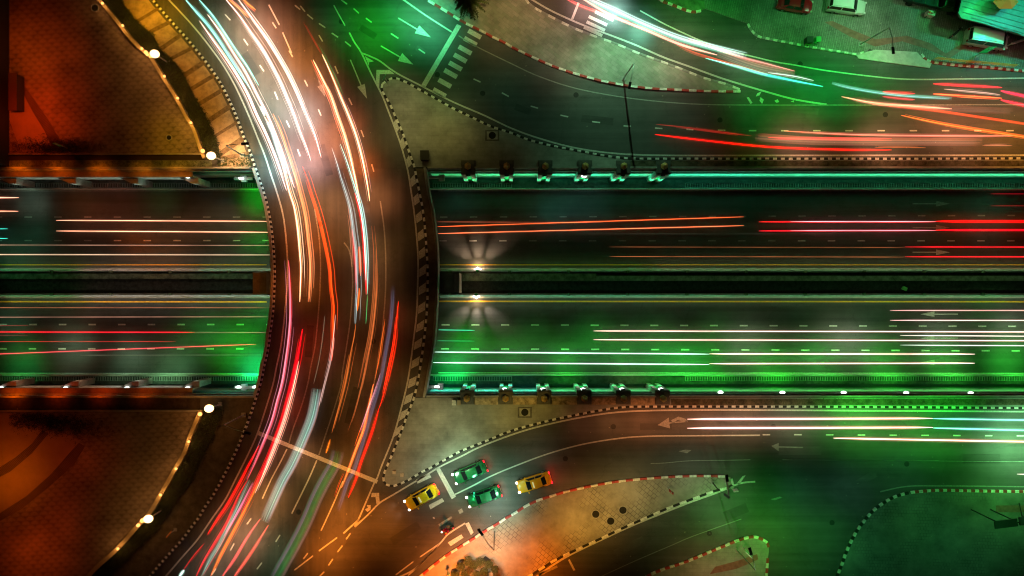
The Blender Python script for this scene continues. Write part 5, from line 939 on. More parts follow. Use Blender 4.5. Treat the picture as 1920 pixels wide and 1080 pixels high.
    a, b = lp(f0, f1, .1), lp(f0, f1, .9); glassq('windscreen', a[0]*L, a[1], hw*a[2]*.88, b[0]*L, b[1], hw*b[2]*.86)
    f0, f1 = roof[0], roof[1]; a, b = lp(f0, f1, .14), lp(f0, f1, .9); glassq('rear_window', a[0]*L, a[1], hw*a[2]*.85, b[0]*L, b[1], hw*b[2]*.82)
    for s in (-1, 1):
        m = MB(); xa, xb = roof[1][0]*L-.15, roof[-2][0]*L+.25; zb = .99 if kind == 'sedan' else 1.14; zt = roof[2][1]-.08; wb, wt = hw*.885 if kind != 'van' else hw*.93, hw*roof[2][2]*1.02
        for (u0, u1) in ((0, .46), (.5, 1)):
            X0, X1 = xa+(xb-xa)*u0, xa+(xb-xa)*u1; k = len(m.v); m.v += [(X0-(.25 if u0 == 0 else 0), s*(wb+.01), zb), (X1+(.3 if u1 == 1 else 0), s*(wb+.01), zb), (X1, s*(wt+.012), zt), (X0, s*(wt+.012), zt)]; m.f.append((k, k+1, k+2, k+3)); m.m.append(0)
        m.build('side_window', GLASS, e)
        m = MB(); m.box((roof[-1][0]*L-.1, s*(hw+.08), zb+.02), (.14, .2, .13), s*.15); m.build('wing_mirror', pm, e)
    for sx in (-.31, .32):
        for s in (-1, 1):
            m = MB(); m.tube([(sx*L, s*(hw-.2), .31), (sx*L, s*(hw+.012), .31)], .31, 16); wv = m.build('wheel', BLK, e)
            m = MB(); m.tube([(sx*L, s*(hw+.013), .31), (sx*L, s*(hw+.03), .31)], .18, 12); m.build('rim', METAL, wv)
    hl = glow('headlamp_on', (1, .82, .62), 9) if lights else mat('lens_clear', (.6,.6,.6), .1); tl = glow('tail_lamp_on', (1, .01, .03), 3.0 if brake else 1.2) if lights else mat('lens_red', (.35,.01,.01), .2)
    zf, zr = (st[-2][2] - .02, st[1][2] - .05)
    for s in (-1, 1):
        m = MB(); m.ball((st[-2][0]*L + .03, s*hw*.70, zf), .16, 8, sq=.55); m.build('headlight', hl, e, smooth=True)
        m = MB(); m.box((st[1][0]*L - .01, s*hw*.72, zr), (.14, .26, .20)); m.build('tail_light', tl, e)
        if lights:
            a = e.matrix_world if False else Matrix.Translation(e.location) @ Matrix.Rotation(R(ang), 4, 'Z')
            d = bpy.data.lights.new('headlight_beam', 'SPOT'); d.energy = 170; d.color = (1, .58, .36); d.spot_size = R(62); d.spot_blend = .9; d.shadow_soft_size = .08
            o = bpy.data.objects.new('headlight_beam', d); COL.objects.link(o); lo = a @ Vector((h + .12, s*hw*.7, .66)); o.location = lo
            o.rotation_euler = ((a @ Vector((h + 7, s*hw*1.0, .0))) - lo).to_track_quat('-Z', 'Y').to_euler()
            d = bpy.data.lights.new('tail_glow', 'POINT'); d.energy = 14 if brake else 5; d.color = (1, .03, .02); d.shadow_soft_size = .08
            o = bpy.data.objects.new('tail_glow', d); COL.objects.link(o); o.location = a @ Vector((-h - .2, s*hw*.7, .6))
    m = MB(); m.box((h - .02, 0, .42), (.05, .5, .12)); m.build('number_plate', KW, e)
    m = MB(); m.box((-h + .01, 0, .5), (.05, .5, .12)); m.build('number_plate', KW, e)
    if taxi: m = MB(); m.box((.12, 0, roof[2][1] + .09), (.16, .72, .12)); m.build('roof_sign', mat('taxi_sign', (.8,.7,.5), .4, emit=(1,.8,.4), es=.4), e)
    if kind == 'wagon' or kind == 'van':
        for s in (-1, 1): m = MB(); m.tube([(roof[1][0]*L+.1, s*hw*.62, roof[1][1]+.1), (roof[-2][0]*L-.2, s*hw*.62, roof[-2][1]+.1)], .025, 6); m.build('roof_rail', METAL, e)
    if roofcol: m = MB(); m.prism([Vector((x, y, 0)) for x, y in ((roof[1][0]*L+.12, -hw*.6), (roof[-2][0]*L-.1, -hw*.6), (roof[-2][0]*L-.1, hw*.6), (roof[1][0]*L+.12, hw*.6))], roof[2][1]-.02, roof[2][1]+.035); m.build('roof_panel', rp, e)
    return tag(e, label, cat, group)
car('yellow taxi with lit headlights, farthest left of the waiting cars', 790.5, 932.5, 209.5, (.95,.58,.01), taxi=True, cat='taxi', name='taxi')
car('orange taxi waiting behind the dark green cars', 1001.5, 905, 197.5, (.95,.40,.01), taxi=True, cat='taxi', name='taxi')
car('dark green saloon nearest the kerb, upper of the green pair', 881, 886, 203, (.016,.12,.045), brake=True, name='waiting_car')
car('dark green saloon with bright roof glint, lower of the green pair', 907.5, 931, 199.5, (.016,.12,.045), name='waiting_car')
car('red hatchback cut by the top edge of the photo', 1491, 8, -9, (.45,.01,.02), lights=False, group='parked vehicles on the forecourt')
car('white station wagon with rails at the top edge of the photo', 1587, 11, -8, (.55,.58,.56), kind='wagon', L=4.7, Wd=1.85, lights=False, group='parked vehicles on the forecourt')
car('white passenger van with green-lit roof at upper right', 1850, 74, -9.5, (.60,.62,.60), kind='van', L=5.2, Wd=2.0, lights=False, group='parked vehicles on the forecourt', cat='van', name='parked_van')
# dark flatbed truck at the top edge
p = W(1748, -2, 1); e = empty('parked_truck', (p.x, p.y, 0), R(-13)); TG = mat('truck_green', (.03,.10,.035), .4, coat=.4); TD = mat('truck_dark', (.015,.02,.017), .5)
m = MB(); m.box((-1.1, 0, .85), (4.6, 2.0, .12)); 
for s in (-1, 1): m.box((-1.1, s*.98, 1.12), (4.6, .06, .42))
m.box((-3.38, 0, 1.12), (.06, 2.0, .42)); m.box((-1.1, 0, .6), (5.4, .8, .2)); m.build('flatbed', TD, e)
m = MB(); m.box((2.0, 0, 1.05), (1.4, 1.85, .95)); m.box((3.1, 0, .9), (1.0, 1.75, .55)); m.box((1.9, 0, 1.62), (1.15, 1.6, .2)); m.build('cab', TG, e)
m = MB(); m.box((2.66, 0, 1.5), (.08, 1.5, .4), tilt=Matrix.Rotation(.5, 3, 'Y')); m.build('windscreen', GLASS, e)
for x in (-2.4, 2.9):
    for s in (-1, 1): m = MB(); m.tube([(x, s*.8, .4), (x, s*1.03, .4)], .4, 14); m.build('wheel', BLK, e)
for k in range(3): m = MB(); m.box((-2.4 + k*1.5, 0, 1.36), (.07, 2.0, .05)); m.build('cross_bar', TG, e)
tag(e, 'dark flatbed truck with green cab at the top edge, right of the white wagon', 'truck', 'parked vehicles on the forecourt')

# motorcycles
def motorbike(label, px, py, ang, lit=False, col=(.5,.01,.02)):
    p = W(px, py, .6); e = empty('motorcycle', (p.x, p.y, 0), R(ang)); pm = paint('bike_%d' % int(col[0]*100), col)
    for x in (-.62, .62):
        m = MB(); pts = [(x + .28*math.cos(a*math.pi/8), 0, .31 + .28*math.sin(a*math.pi/8)) for a in range(17)]; m.tube(pts, .05, 6, caps=False); wv = m.build('wheel', BLK, e)
        m = MB(); m.tube([(x, -.05, .31), (x, .05, .31)], .16, 10); m.build('hub', METAL, wv)
    m = MB(); m.tube([(-.5,0,.62),(-.1,0,.62),(.25,0,.72),(.5,0,.66)], .15, 8, r2=.08); m.ball((.55,0,.62), .15, 8); m.build('body', pm, e, smooth=True)
    m = MB(); m.tube([(-.62,0,.76),(-.3,0,.80),(.05,0,.76)], .13, 8, flat=.5); m.build('seat', BLK, e)
    m = MB(); m.tube([(.38,-.34,.98),(.48,-.15,1.0),(.5,0,.98),(.48,.15,1.0),(.38,.34,.98)], .022, 6); m.tube([(.5,0,.95),(.62,0,.31)], .035, 6); m.build('handlebar', DMETAL, e)
    m = MB(); m.ball((.66,0,.85), .09, 8); m.build('headlight', glow('headlamp_on', (1,.82,.62), 9) if lit else METAL, e)
    m = MB(); m.ball((-.82,0,.72), .07, 8); m.build('tail_light', glow('tail_lamp_on', (1,.01,.03), 3) if lit else KR, e)
    for s in (-1, 1): m = MB(); m.tube([(.42, s*.3, 1.0), (.4, s*.38, 1.14)], .01, 4); m.ball((.4, s*.4, 1.17), .05, 6); m.build('mirror', DMETAL, e)
    return tag(e, label, 'motorcycle', 'motorcycles')
motorbike('red motorcycle with glowing lamps ridden in the lane near the crosswalk', 838, 993.5, 198, True)
motorbike('dark parked motorcycle left of the white van', 1794, 60, 43, False, (.02,.02,.02))
# rider: one continuous skinned body
def rider(px, py, ang):
    p = W(px, py, .6); me = bpy.data.meshes.new('person'); 
    V = [(-.22,0,.84),(-.17,0,1.05),(-.08,0,1.30),(-.03,0,1.42),(.01,0,1.50),(.03,0,1.60),
         (-.05,.19,1.36),(.12,.33,1.14),(.36,.31,1.03),(-.05,-.19,1.36),(.12,-.33,1.14),(.36,-.31,1.03),
         (-.16,.12,.82),(.22,.22,.76),(.10,.20,.36),(.22,.20,.30),(-.16,-.12,.82),(.22,-.22,.76),(.10,-.20,.36),(.22,-.20,.30)]
    E = [(0,1),(1,2),(2,3),(3,4),(4,5),(2,6),(6,7),(7,8),(2,9),(9,10),(10,11),(0,12),(12,13),(13,14),(14,15),(0,16),(16,17),(17,18),(18,19)]
    rad = [.15,.15,.17,.09,.065,.105,.085,.06,.042,.085,.06,.042,.10,.085,.06,.05,.10,.085,.06,.05]
    me.from_pydata(V, E, []); o = bpy.data.objects.new('person', me); COL.objects.link(o); o.location = (p.x, p.y, 0); o.rotation_euler = (0, 0, R(ang))
    sk = o.modifiers.new('skin', 'SKIN'); o.modifiers.new('sub', 'SUBSURF').render_levels = 2
    lay = me.skin_vertices[0] if me.skin_vertices else None
    if lay is None:
        bm = bmesh.new(); bm.from_mesh(me); bm.verts.layers.skin.verify(); bm.to_mesh(me); bm.free(); lay = me.skin_vertices[0]
    for i, r in enumerate(rad): lay.data[i].radius = (r, r); lay.data[i].use_root = (i == 0)
    me.materials.append(mat('red_jacket', (.55,.01,.04), .6, noise=(6,.2)))
    m = MB(); m.ball((.03,0,1.66), .145, 14, sq=1.05); m.build('helmet', paint('helmet_orange', (.8,.35,.05)), o, smooth=True)
    m = MB(); m.ball((.10,0,1.64), .10, 10, sq=.7); m.build('visor', GLASS, o, smooth=True)
    for s in (-1, 1):
        m = MB(); m.ball((.38, s*.31, 1.03), .045, 8); 
        for k in range(4): m.tube([(.40, s*(.27+.022*k), 1.045), (.445, s*(.27+.022*k), 1.03), (.43, s*(.27+.022*k), .985)], .0095, 5)
        m.tube([(.37, s*.275, 1.02), (.41, s*.265, .995)], .011, 5); m.build('glove', BLK, o)
    return tag(o, 'person in a red jacket and orange helmet leaning forward on a motorcycle', 'person')
rider(838, 993.5, 198)

# ------------------------------------------------------------------ street lamps and signs
def pole(label, base, top, lamp, hz=6.5, lit=None, h_lamp=None, col=METAL, head=.8, name='street_lamp', cat='street lamp'):
    b = W(*base, .1); t = W(*top, hz); t = Vector((b.x, b.y, hz)) * .35 + t * .65 if False else t
    e = empty(name, (b.x, b.y, 0)); m = MB(); m.box((b.x, b.y, .14), (.55, .55, .10)); child(m, 'base_plate', CONC, e)
    m = MB(); m.tube([b, Vector((b.x, b.y, 0)) * .5 + Vector((t.x, t.y, 0)) * .5 + Vector((0, 0, hz * .5)), t], .10, 10, r2=.055); child(m, 'pole', col, e)
    if lamp:
        l = W(*lamp, hz + .35); mid = (t + l) / 2 + Vector((0, 0, .25)); m = MB(); m.tube([t, mid, l], .04, 8, r2=.03); child(m, 'arm', col, e)
        d = (l - t); d.z = 0; d.normalize(); m = MB(); m.box(l + d * head / 2, (head, .3, .14), math.atan2(d.y, d.x)); m.box(l + d * head * .5 + Vector((0, 0, .09)), (head * .6, .2, .06), math.atan2(d.y, d.x)); child(m, 'lamp_head', DMETAL, e)
        m = MB(); m.box(l + d * head * .55 - Vector((0, 0, .085)), (head * .7, .22, .03), math.atan2(d.y, d.x)); child(m, 'lens', glow('street_lens', (1, .8, .6), 4) if lit else METAL, e)
    return tag(e, label, cat, 'street lamps')
pole('street lamp on the red and white kerb of the tapering island', (1169,147), (1189,118), (1182,154), lit=1)
pole('street lamp standing on the forecourt below the white station wagon', (1613,83), (1667,52), (1674,88), lit=1)
pole('street lamp by the shrubs with arm reaching over red and white kerb', (927,997), (926,1032), (905,1004), lit=1, head=.9)
pole('street lamp at pointed right end of the broken paver island', (1362,903), (1367,930), (1364,903), lit=0)
pole('slanted street lamp on the small bottom island', (1382,1032), (1416,1069), (1409,1040), lit=1)
pole('street lamp on the footway left of the bridge above the cutting', (454,291), (424,273), (452,270), lit=1, head=.9)
pole('street lamp on the dark footway left of the bridge below the cutting', (457,778), (420,797), (458,810), lit=0)
pole('leaning dark post inside the broken paver island near its tip', (1337,906), (1344,915), (1358,926), hz=3, col=DMETAL, name='sign_post', cat='post')
def sign(label, base, h, sz, col, rot=0, post=METAL, up=False, group=None, thick=.06):
    b = W(*base, .1); e = empty('road_sign', (b.x, b.y, 0)); m = MB(); m.tube([(b.x, b.y, .1), (b.x, b.y, h)], .045, 8); child(m, 'post', post, e)
    m = MB()
    if up: m.box((b.x, b.y, h), (sz[0], sz[1], thick), R(rot))
    else: m.box((b.x, b.y, h - sz[1] / 2), (sz[0], thick, sz[1]), R(rot), tilt=Matrix.Rotation(.35, 3, 'X'))
    child(m, 'panel', col, e); m = MB(); m.box((b.x, b.y, .13), (.4, .4, .08)); child(m, 'base', CONC, e); return tag(e, label, 'sign', group)
GRP = mat('sign_green', (.03,.30,.12), .4)
sign('green road sign and white post between orange railing and white van', (1829,105), 2.8, (1.5,1.1), GRP, 30)
sign('small green sign at the tip of the triangular island by the chevrons', (729,158), 3.4, (.8,.7), GRP, 60)
sign('small red backed sign on the broken paver island upper edge', (1252,914), 2.2, (.7,.5), KR, -40)
sign('white sign on the small bottom island beside the slanted lamp', (1393,1026), 2.6, (1.3,.6), KW, -45)
sign('small orange and white sign on the dark lower footway', (329,993), 2.0, (.8,.5), mat('sign_orange', (.6,.2,.04), .5), 50)
sign('small green sign beside the upper ditch near the left edge', (126,277), 2.2, (.9,.5), GRP, -25)
sign('thin white sign post beside the shrubs at bottom edge', (843,1065), 2.4, (.5,1.0), mat('sign_teal', (.35,.6,.55), .5), 70)
sign('small pale sign at the round end of the broken paver island', (1373,914), 1.6, (.6,.6), KW, 10)
# big board on the dark corner
p = W(1838, 955, 0); e = empty('billboard', (p.x, p.y, 0)); m = MB(); m.box((p.x - .55, p.y, 5.2), (2.7, .9, .12), R(7)); child(m, 'panel', mat('board_dark', (.03,.045,.045), .5), e)
m = MB(); m.box((p.x + 1.5, p.y + .35, 5.2), (1.0, .95, .12), R(9)); child(m, 'panel', mat('board_dark', (.03,.045,.045), .5), e)
for dx in (-1.2, 1.2): m = MB(); m.tube([(p.x + dx, p.y, .1), (p.x + dx, p.y, 5.15)], .07, 8); child(m, 'post', DMETAL, e)
m = MB(); m.tube([(p.x + 1.6, p.y + .3, 5.0), (W(1911, 944, 3).x, W(1911, 944, 3).y, 3.0), (W(1911, 944, .1).x, W(1911, 944, .1).y, .12)], .06, 8); child(m, 'shadow_bar', DMETAL, e)  # dark bar built along a shadow line running off the board
tag(e, 'dark two panel board on posts over the gridded corner', 'board')
# railing
RP = Wp([(1749,112),(1797,117.5),(1853,122),(1902,127)]); L0 = RP[0]; e = empty('railing', L0); OY = mat('railing_orange', (.65,.26,.03), .5)
rs = resample([Vector((p.x, p.y, 0)) for p in RP], 1.0)
for q in rs: m = MB(); m.tube([(q.x, q.y, .12), (q.x, q.y + .05, 1.0)], .04, 6); child(m, 'post', mat('railing_post', (.6,.5,.3), .5), e)
for z in (.45, .72, .98): m = MB(); m.tube([Vector((q.x, q.y, z)) for q in rs], .045, 6); child(m, 'rail', OY, e)
tag(e, 'orange and yellow pedestrian railing behind the red and white kerb', 'railing')
# manholes, boxes, pits
def pit(px, py, lb, sq=True, r=.45):
    c = W(px, py, .12); e = empty('manhole', (c.x, c.y, .12)); 
    if sq:
        m = MB(); m.box((c.x, c.y, .13), (1.75, 1.35, .03)); child(m, 'frame', CONCD, e); m = MB(); m.box((c.x, c.y, .148), (1.35, 1.0, .02)); child(m, 'plate', CONC, e)
    m = MB(); m.tube([(c.x, c.y, .13), (c.x, c.y, .166 if sq else .15)], r, 24); child(m, 'lid', mat('pit_black', (.012,.012,.01), .9), e)
    if not sq: m = MB(); pts = [(c.x + (r+.06)*math.cos(a*math.pi/12), c.y + (r+.06)*math.sin(a*math.pi/12), .14) for a in range(25)]; m.tube(pts, .06, 6, caps=False); child(m, 'rim', CONC, e)
    return tag(e, lb, 'manhole', 'round pits and manholes')
pit(923,254,'square manhole with round black lid on the upper triangular island'); pit(984,773,'square manhole with round black lid on the lower triangular island')
pit(1117,964,'round black pit, leftmost of three on the broken paver island', False); pit(1145,977,'round black pit, lowest of three on the broken paver island', False); pit(1168,956.5,'round black pit, rightmost of three on the broken paver island', False)
pit(317,258,'round dark pit in the yellow-lit corner of the upper plaza', False, .28)
pit(178,15,'large dark round pit near the top of the upper plaza', False, .42)
def cab_(px, py, d, mt, lb, nm='utility_box', cat='utility box', group='utility boxes'):
    c = W(px, py, .12 + d[2]); e = empty(nm, (c.x, c.y, .12)); m = MB(); m.box((c.x, c.y, .12 + d[2]/2), d); child(m, 'housing', mt, e)
    m = MB(); m.box((c.x, c.y, .12 + d[2] + .02), (d[0]*1.08, d[1]*1.08, .05)); child(m, 'lid', mt, e); m = MB(); m.box((c.x, c.y - d[1]*.5 - .02, .12 + d[2]*.5), (d[0]*.3, .03, .12)); child(m, 'handle', DMETAL, e); return tag(e, lb, cat, group)
cab_(796,291,(1.0,1.1,.9), mat('cabinet_black', (.02,.018,.015), .6), 'black square cabinet near the upper corner of the cutting'); cab_(851,755,(.45,.6,1.0), KW, 'small white box left of the first lower pillar'); cab_(860.5,755,(.4,.6,.9), mat('box_tan', (.35,.27,.18), .6), 'small tan box touching the first lower pillar')
cab_(739,886,(.36,.36,.5), mat('bollard_cream', (.5,.42,.32), .6), 'cream block bollard near the lower island tip, left', 'block_bollard', 'bollard', 'block bollards'); cab_(753.5,891,(.36,.36,.5), mat('bollard_cream', (.5,.42,.32), .6), 'cream block bollard near the lower island tip, right', 'block_bollard', 'bollard', 'block bollards')
cab_(1519,74,(.75,.7,.9), mat('bin_dark', (.04,.06,.055), .6), 'dark bin on the forecourt edge beside a bright green box'); cab_(1535,73,(.55,.55,.7), mat('bin_green', (.05,.5,.14), .5), 'bright green box beside the dark bin on the forecourt edge'); cab_(1515,81,(.6,.4,.35), mat('box_olive', (.2,.3,.1), .6), 'low olive box just under the dark bin')
# street stall at the top
c = W(1746, 25, .8); e = empty('street_stall', (c.x, c.y, .12)); m = MB(); m.box((c.x, c.y, .55), (.9, .55, .8), R(-15)); child(m, 'counter', KW, e)
for k, cl in enumerate([(.7,.35,.05),(.6,.6,.5),(.15,.25,.08)]): m = MB(); m.ball((c.x - .3 + .3*k, c.y + .05*(-1)**k, 1.05), .15, 8); child(m, 'goods', mat('goods_%d' % k, cl, .6), e)
for sx in (-.4, .4): m = MB(); m.box((c.x + sx, c.y - .3, .35), (.06, .06, .5)); child(m, 'leg', DMETAL, e)
tag(e, 'small white stall with orange goods beside the flatbed truck', 'stall')
# corrugated canopy at the top right
cz = 3.4; CP = [(1812,-40),(1797,24),(1802,34),(1845,44),(1930,70),(2020,92),(2020,-60)]; m = MB(); P_ = Wp(CP, cz); m.prism(P_, cz - .25, cz, 0, 0, bottom=True); cc = W(1900, 10, cz); e = empty('canopy', (cc.x, cc.y, 0)); child(m, 'roof_sheet', mat('canopy_sheet', (.10,.16,.14), .35, metal=.2, noise=(2,.2)), e)
m = MB()
for k in range(9):
    y0 = -30 + 10.5*k; a, b = W(1806 + max(0, (y0-28))*3.2, y0, cz + .04), W(2015, y0 + 58, cz + .04); d = b - a; m.box((a + b)/2, (d.length, .07, .05), math.atan2(d.y, d.x))
child(m, 'ribs', mat('canopy_rib', (.07,.12,.10), .4), e)
for q in ((1815,10),(1960,60)): m = MB(); u = W(*q, cz - .3); m.tube([(u.x, u.y, .12), (u.x, u.y, cz - .25)], .09, 8); child(m, 'column', DMETAL, e)
tag(e, 'ribbed canopy roof lit teal in the top right corner', 'canopy')
c = W(1888, 2, 5.2); m = MB(); ang = [R(a) for a in range(0, 360, 60)]; k = len(m.v); m.v = [(c.x + 1.5*math.cos(a), c.y + .95*math.sin(a), 5.0) for a in ang] + [(c.x, c.y, 5.7)]
for i in range(6): m.f.append((i, (i+1) % 6, 6)); m.m.append(0)
m.f.append((5,4,3,2,1,0)); m.m.append(0); e = empty('parasol', (c.x, c.y, 3.4)); child(m, 'shade', mat('parasol_orange', (.85,.09,.02), .5), e); m = MB(); m.tube([(c.x, c.y, 3.42), (c.x, c.y, 5.6)], .05, 8); child(m, 'pole', METAL, e); tag(e, 'orange red parasol above the teal canopy at top edge', 'parasol')
m = MB(); a, b = W(1897, 82, 1.2), W(1960, 60, 1.2); m.tube([a, b], .16, 8); m.tube([(a.x, a.y, .12), a], .08, 6); m.tube([(b.x, b.y, .12), b], .08, 6); tag(m.build('barrier_arm', KW), 'white barrier arm right of the passenger van', 'barrier arm')
# dark building at the far left
m = MB(); a, b = W(-700, 312, 0), W(18, -500, 0); m.box(((a.x+b.x)/2, (a.y+b.y)/2, 4.5), (b.x-a.x, abs(b.y-a.y), 9)); e = empty('building', ((a.x+b.x)/2, (a.y+b.y)/2, 0)); child(m, 'walls', mat('building_dark', (.02,.017,.015), .8), e)
m = MB(); m.box((b.x - .12, (a.y+b.y)/2, 9.08), (.24, abs(b.y-a.y), .22)); child(m, 'roof_edge', mat('roof_edge', (.05,.04,.035), .7), e)
tag(e, 'tall unlit building whose dark flat roof fills the upper left edge', 'building')
cab_(24, 172, (.95, 4.3, 1.3), mat('booth_brown', (.06,.035,.025), .7), 'low brown booth against the dark building at left', 'booth', 'booth', None)

# ------------------------------------------------------------------ plaza walls, bulbs and globe lamps
def lowwall(path, lb, wd, h):
    m = MB(); P = Wp(m_(path))
    for a, b in zip(P, P[1:]):
        t = (b - a).normalized(); n = Vector((-t.y, t.x, 0)) * wd/2; m.prism([a - n, b - n, b + n, a + n], .0, h)
    e = empty('curved_wall', P[0]); child(m, 'wall', mat('wall_cream', (.42,.34,.20), .7, noise=(2,.15)), e); return tag(e, lb, 'low wall', 'curved plaza walls')
lowwall(WALLT, 'low curved cream wall carrying lit bulbs along the upper plaza', .42, .7); lowwall(WALLB, 'low curved cream wall carrying lit bulbs along the lower plaza', .5, .7)
bulbm = glow('bulb_warm', (1, .40, .10), 2.6); base0 = None
BT = [(192,6),(230,48),(266,91),(308,143),(333,184),(358,230)]; BB = [(354,828),(330,879),(301,928),(221,1029)]
def bulb(px, py, lb, r=.17, pw=55, z=.95, col=(1,.42,.10)):
    c = W(px, py, z); e = empty('wall_light', (c.x, c.y, .7)); m = MB(); m.tube([(c.x, c.y, .7), (c.x, c.y, z - r*.6)], .07, 8); child(m, 'socket', DMETAL, e)
    m = MB(); m.ball(c, r, 12); child(m, 'globe', bulbm, e, smooth=True)
    d = bpy.data.lights.new('bulb_light', 'POINT'); d.energy = pw; d.color = col; d.shadow_soft_size = .2; o = bpy.data.objects.new('bulb_light', d); COL.objects.link(o); o.location = (c.x, c.y, z + .5)
    return tag(e, lb, 'wall light', 'round lights on the plaza walls')
NT = ['at the top edge', 'second from the top', 'just above the bright cluster', 'just below the bright cluster', 'second below the cluster', 'second above the bottom lamp']
for (x, y), t in zip(BT, NT): bulb(x, y, 'round warm bulb on upper curved wall, ' + t)
bulb(380, 283, 'round warm bulb on upper curved wall touching the big bottom lamp', .26); bulb(273.5, 98, 'warm bulb in the upper wall cluster, left', .24, 30); bulb(282, 106, 'warm bulb in the upper wall cluster, right', .16, 15); bulb(276, 102, 'warm bulb in the upper wall cluster, middle', .2, 15)
for (x, y), t in zip(BB, ['first below the big top lamp', 'second below the big top lamp', 'third below the big top lamp', 'lowest, below the bright cluster']): bulb(x, y, 'round warm bulb on lower curved wall, ' + t)
bulb(375, 776.5, 'round warm bulb on lower curved wall touching the big top lamp', .26); bulb(259, 985, 'warm bulb in the lower wall cluster, left', .22, 30); bulb(267, 976, 'warm bulb in the lower wall cluster, upper', .28, 30)
def bigbulb(px, py, lb, col, pw):
    c = W(px, py, 3.2); e = empty('globe_lamp', (c.x, c.y, 0)); m = MB(); m.tube([(c.x, c.y, 0), (c.x, c.y, 2.7)], .09, 8); child(m, 'post', METAL, e)
    m = MB(); m.box((c.x, c.y, .08), (.5,.5,.1)); child(m, 'base', CONC, e)
    m = MB(); m.ball(c, .48, 16); m.v = [((v[0]-c.x)*1.15+c.x, v[1], v[2]) for v in m.v]; child(m, 'globe', glow('globe_%d' % px, (1,.62,.26), 4), e, smooth=True)
    d = bpy.data.lights.new('globe_light', 'POINT'); d.energy = pw; d.color = col; d.shadow_soft_size = .5; o = bpy.data.objects.new('globe_light', d); COL.objects.link(o); o.location = (c.x, c.y, 4.0)
    return tag(e, lb, 'globe lamp', 'large globe lamps by the plaza walls')
bigbulb(396, 292, 'large glowing globe lamp at the bottom end of the upper wall', (1,.35,.06), 520); bigbulb(290, 101, 'large glowing globe lamp beside the upper wall cluster', (1,.38,.05), 320)
bigbulb(392, 766, 'large glowing globe lamp at the top end of the lower wall', (1,.32,.03), 420); bigbulb(278, 973, 'large glowing globe lamp beside the lower wall cluster', (1,.38,.05), 300)
# floodlights on the median
for (x, y, s, lb) in ((895.5, 508, 1, 'small white floodlight on upper median barrier shining upward in the photo'), (893, 552.5, -1, 'small white floodlight on lower median barrier shining downward in the photo')):
    c = W(x, y, -5.2); e = empty('floodlight', (c.x, c.y, -5.6)); m = MB(); m.box((c.x, c.y, -5.35), (.55,.4,.4)); child(m, 'housing', METAL, e)
    m = MB(); m.ball((c.x, c.y, -5.1), .24, 10, sq=.5); child(m, 'cap', mat('flood_cap', (.05,.3,.1), .4), e)
    m = MB(); m.box((c.x, c.y + s*.24, -5.28), (.9,.14,.3)); m.ball((c.x, c.y + s*.3, -5.22), .22, 10); child(m, 'lens', glow('flood_lens', (1,.86,.7), 12), e); tag(e, lb, 'floodlight', 'floodlights on the median')
    for dx in (-2.3, 0, 2.3):
        d = bpy.data.lights.new('flood', 'SPOT'); d.energy = 2600 if s > 0 else 2600; d.color = (1,.66,.42) if s > 0 else (1,.78,.62); d.spot_size = R(42); d.spot_blend = 1; d.shadow_soft_size = .1
        o = bpy.data.objects.new('flood', d); COL.objects.link(o); o.location = (c.x, c.y + s*.45, -5.1); o.rotation_euler = (Vector((c.x + dx, c.y + s*3.0, ZU)) - Vector(o.location)).to_track_quat('-Z', 'Y').to_euler()
    d = bpy.data.lights.new('flood_near', 'POINT'); d.energy = 130; d.color = (1,.6,.3); d.shadow_soft_size = .1; o = bpy.data.objects.new('flood_near', d); COL.objects.link(o); o.location = (c.x, c.y + s*.75, -5.7)
    d = bpy.data.lights.new('flood_back', 'POINT'); d.energy = 6; d.color = (1,.5,.2); o = bpy.data.objects.new('flood_back', d); COL.objects.link(o); o.location = (c.x, c.y - s*.7, -5.0)

# ------------------------------------------------------------------ planting
def clumps(m, c, r, n, size, zs=.7, mis=(0, 1), rnd=random):
    for _ in range(n):
        u = Vector((rnd.gauss(0,1), rnd.gauss(0,1), rnd.gauss(0,1))).normalized() * r * (rnd.random() ** .35); u.z *= zs
        if u.z < -r*.45: continue
        q = Vector(c) + u; a = rnd.random() * 6.28; t = Vector((math.cos(a), math.sin(a), rnd.uniform(-.5,.5))) * size * rnd.uniform(.6,1.4); s2 = Vector((-t.y, t.x, rnd.uniform(-.4,.4) * size)) * .5
        k = len(m.v); m.v += [tuple(q - t*.5), tuple(q + s2*.5), tuple(q + t*.5), tuple(q - s2*.5)]; m.f.append((k, k+1, k+2, k+3)); m.m.append(rnd.choice(mis))
def shrub(px, py, r, lb, mats, h=.9, n=520, size=.13, nm='shrub', cat='shrub', group='shrubs at the bottom edge'):
    c = W(px, py, h); e = empty(nm, (c.x, c.y, .12)); m = MB(); clumps(m, (c.x, c.y, h), r, n, size); child(m, 'foliage', mats, e); m = MB(); m.tube([(c.x, c.y, .12), (c.x, c.y, h)], .05, 6, r2=.02); child(m, 'stem', mat('bark', (.06,.04,.025), .9), e); return tag(e, lb, cat, group)
rs_ = random.Random(4)
SH = [(878,1053,.62,0,'tall rounded olive shrub at the top left of the shrub cluster'),(901,1055,.60,1,'tall rounded dark green shrub at the top right of the cluster'),(864,1063,.55,0,'olive shrub at the left side of the cluster'),(889,1060,.5,0,'small olive shrub between the two tall ones'),(917,1058,.5,0,'yellowish shrub beside the small grate, right of cluster'),(928,1068,.5,0,'olive shrub at the right side of the cluster'),(908,1071,.5,1,'dark green shrub low in the middle right of cluster'),(872,1077,.55,1,'dark green shrub at the bottom edge, left'),(893,1079,.6,0,'olive shrub at the bottom edge, centre'),(853,1078,.5,1,'dark green shrub lowest at far left of cluster'),(881,1070,.42,2,'orange leaved shrub left of centre'),(903,1082,.45,2,'orange leaved shrub at bottom edge, right of centre'),(931,1080,.45,2,'orange leaved shrub at far right of cluster')]
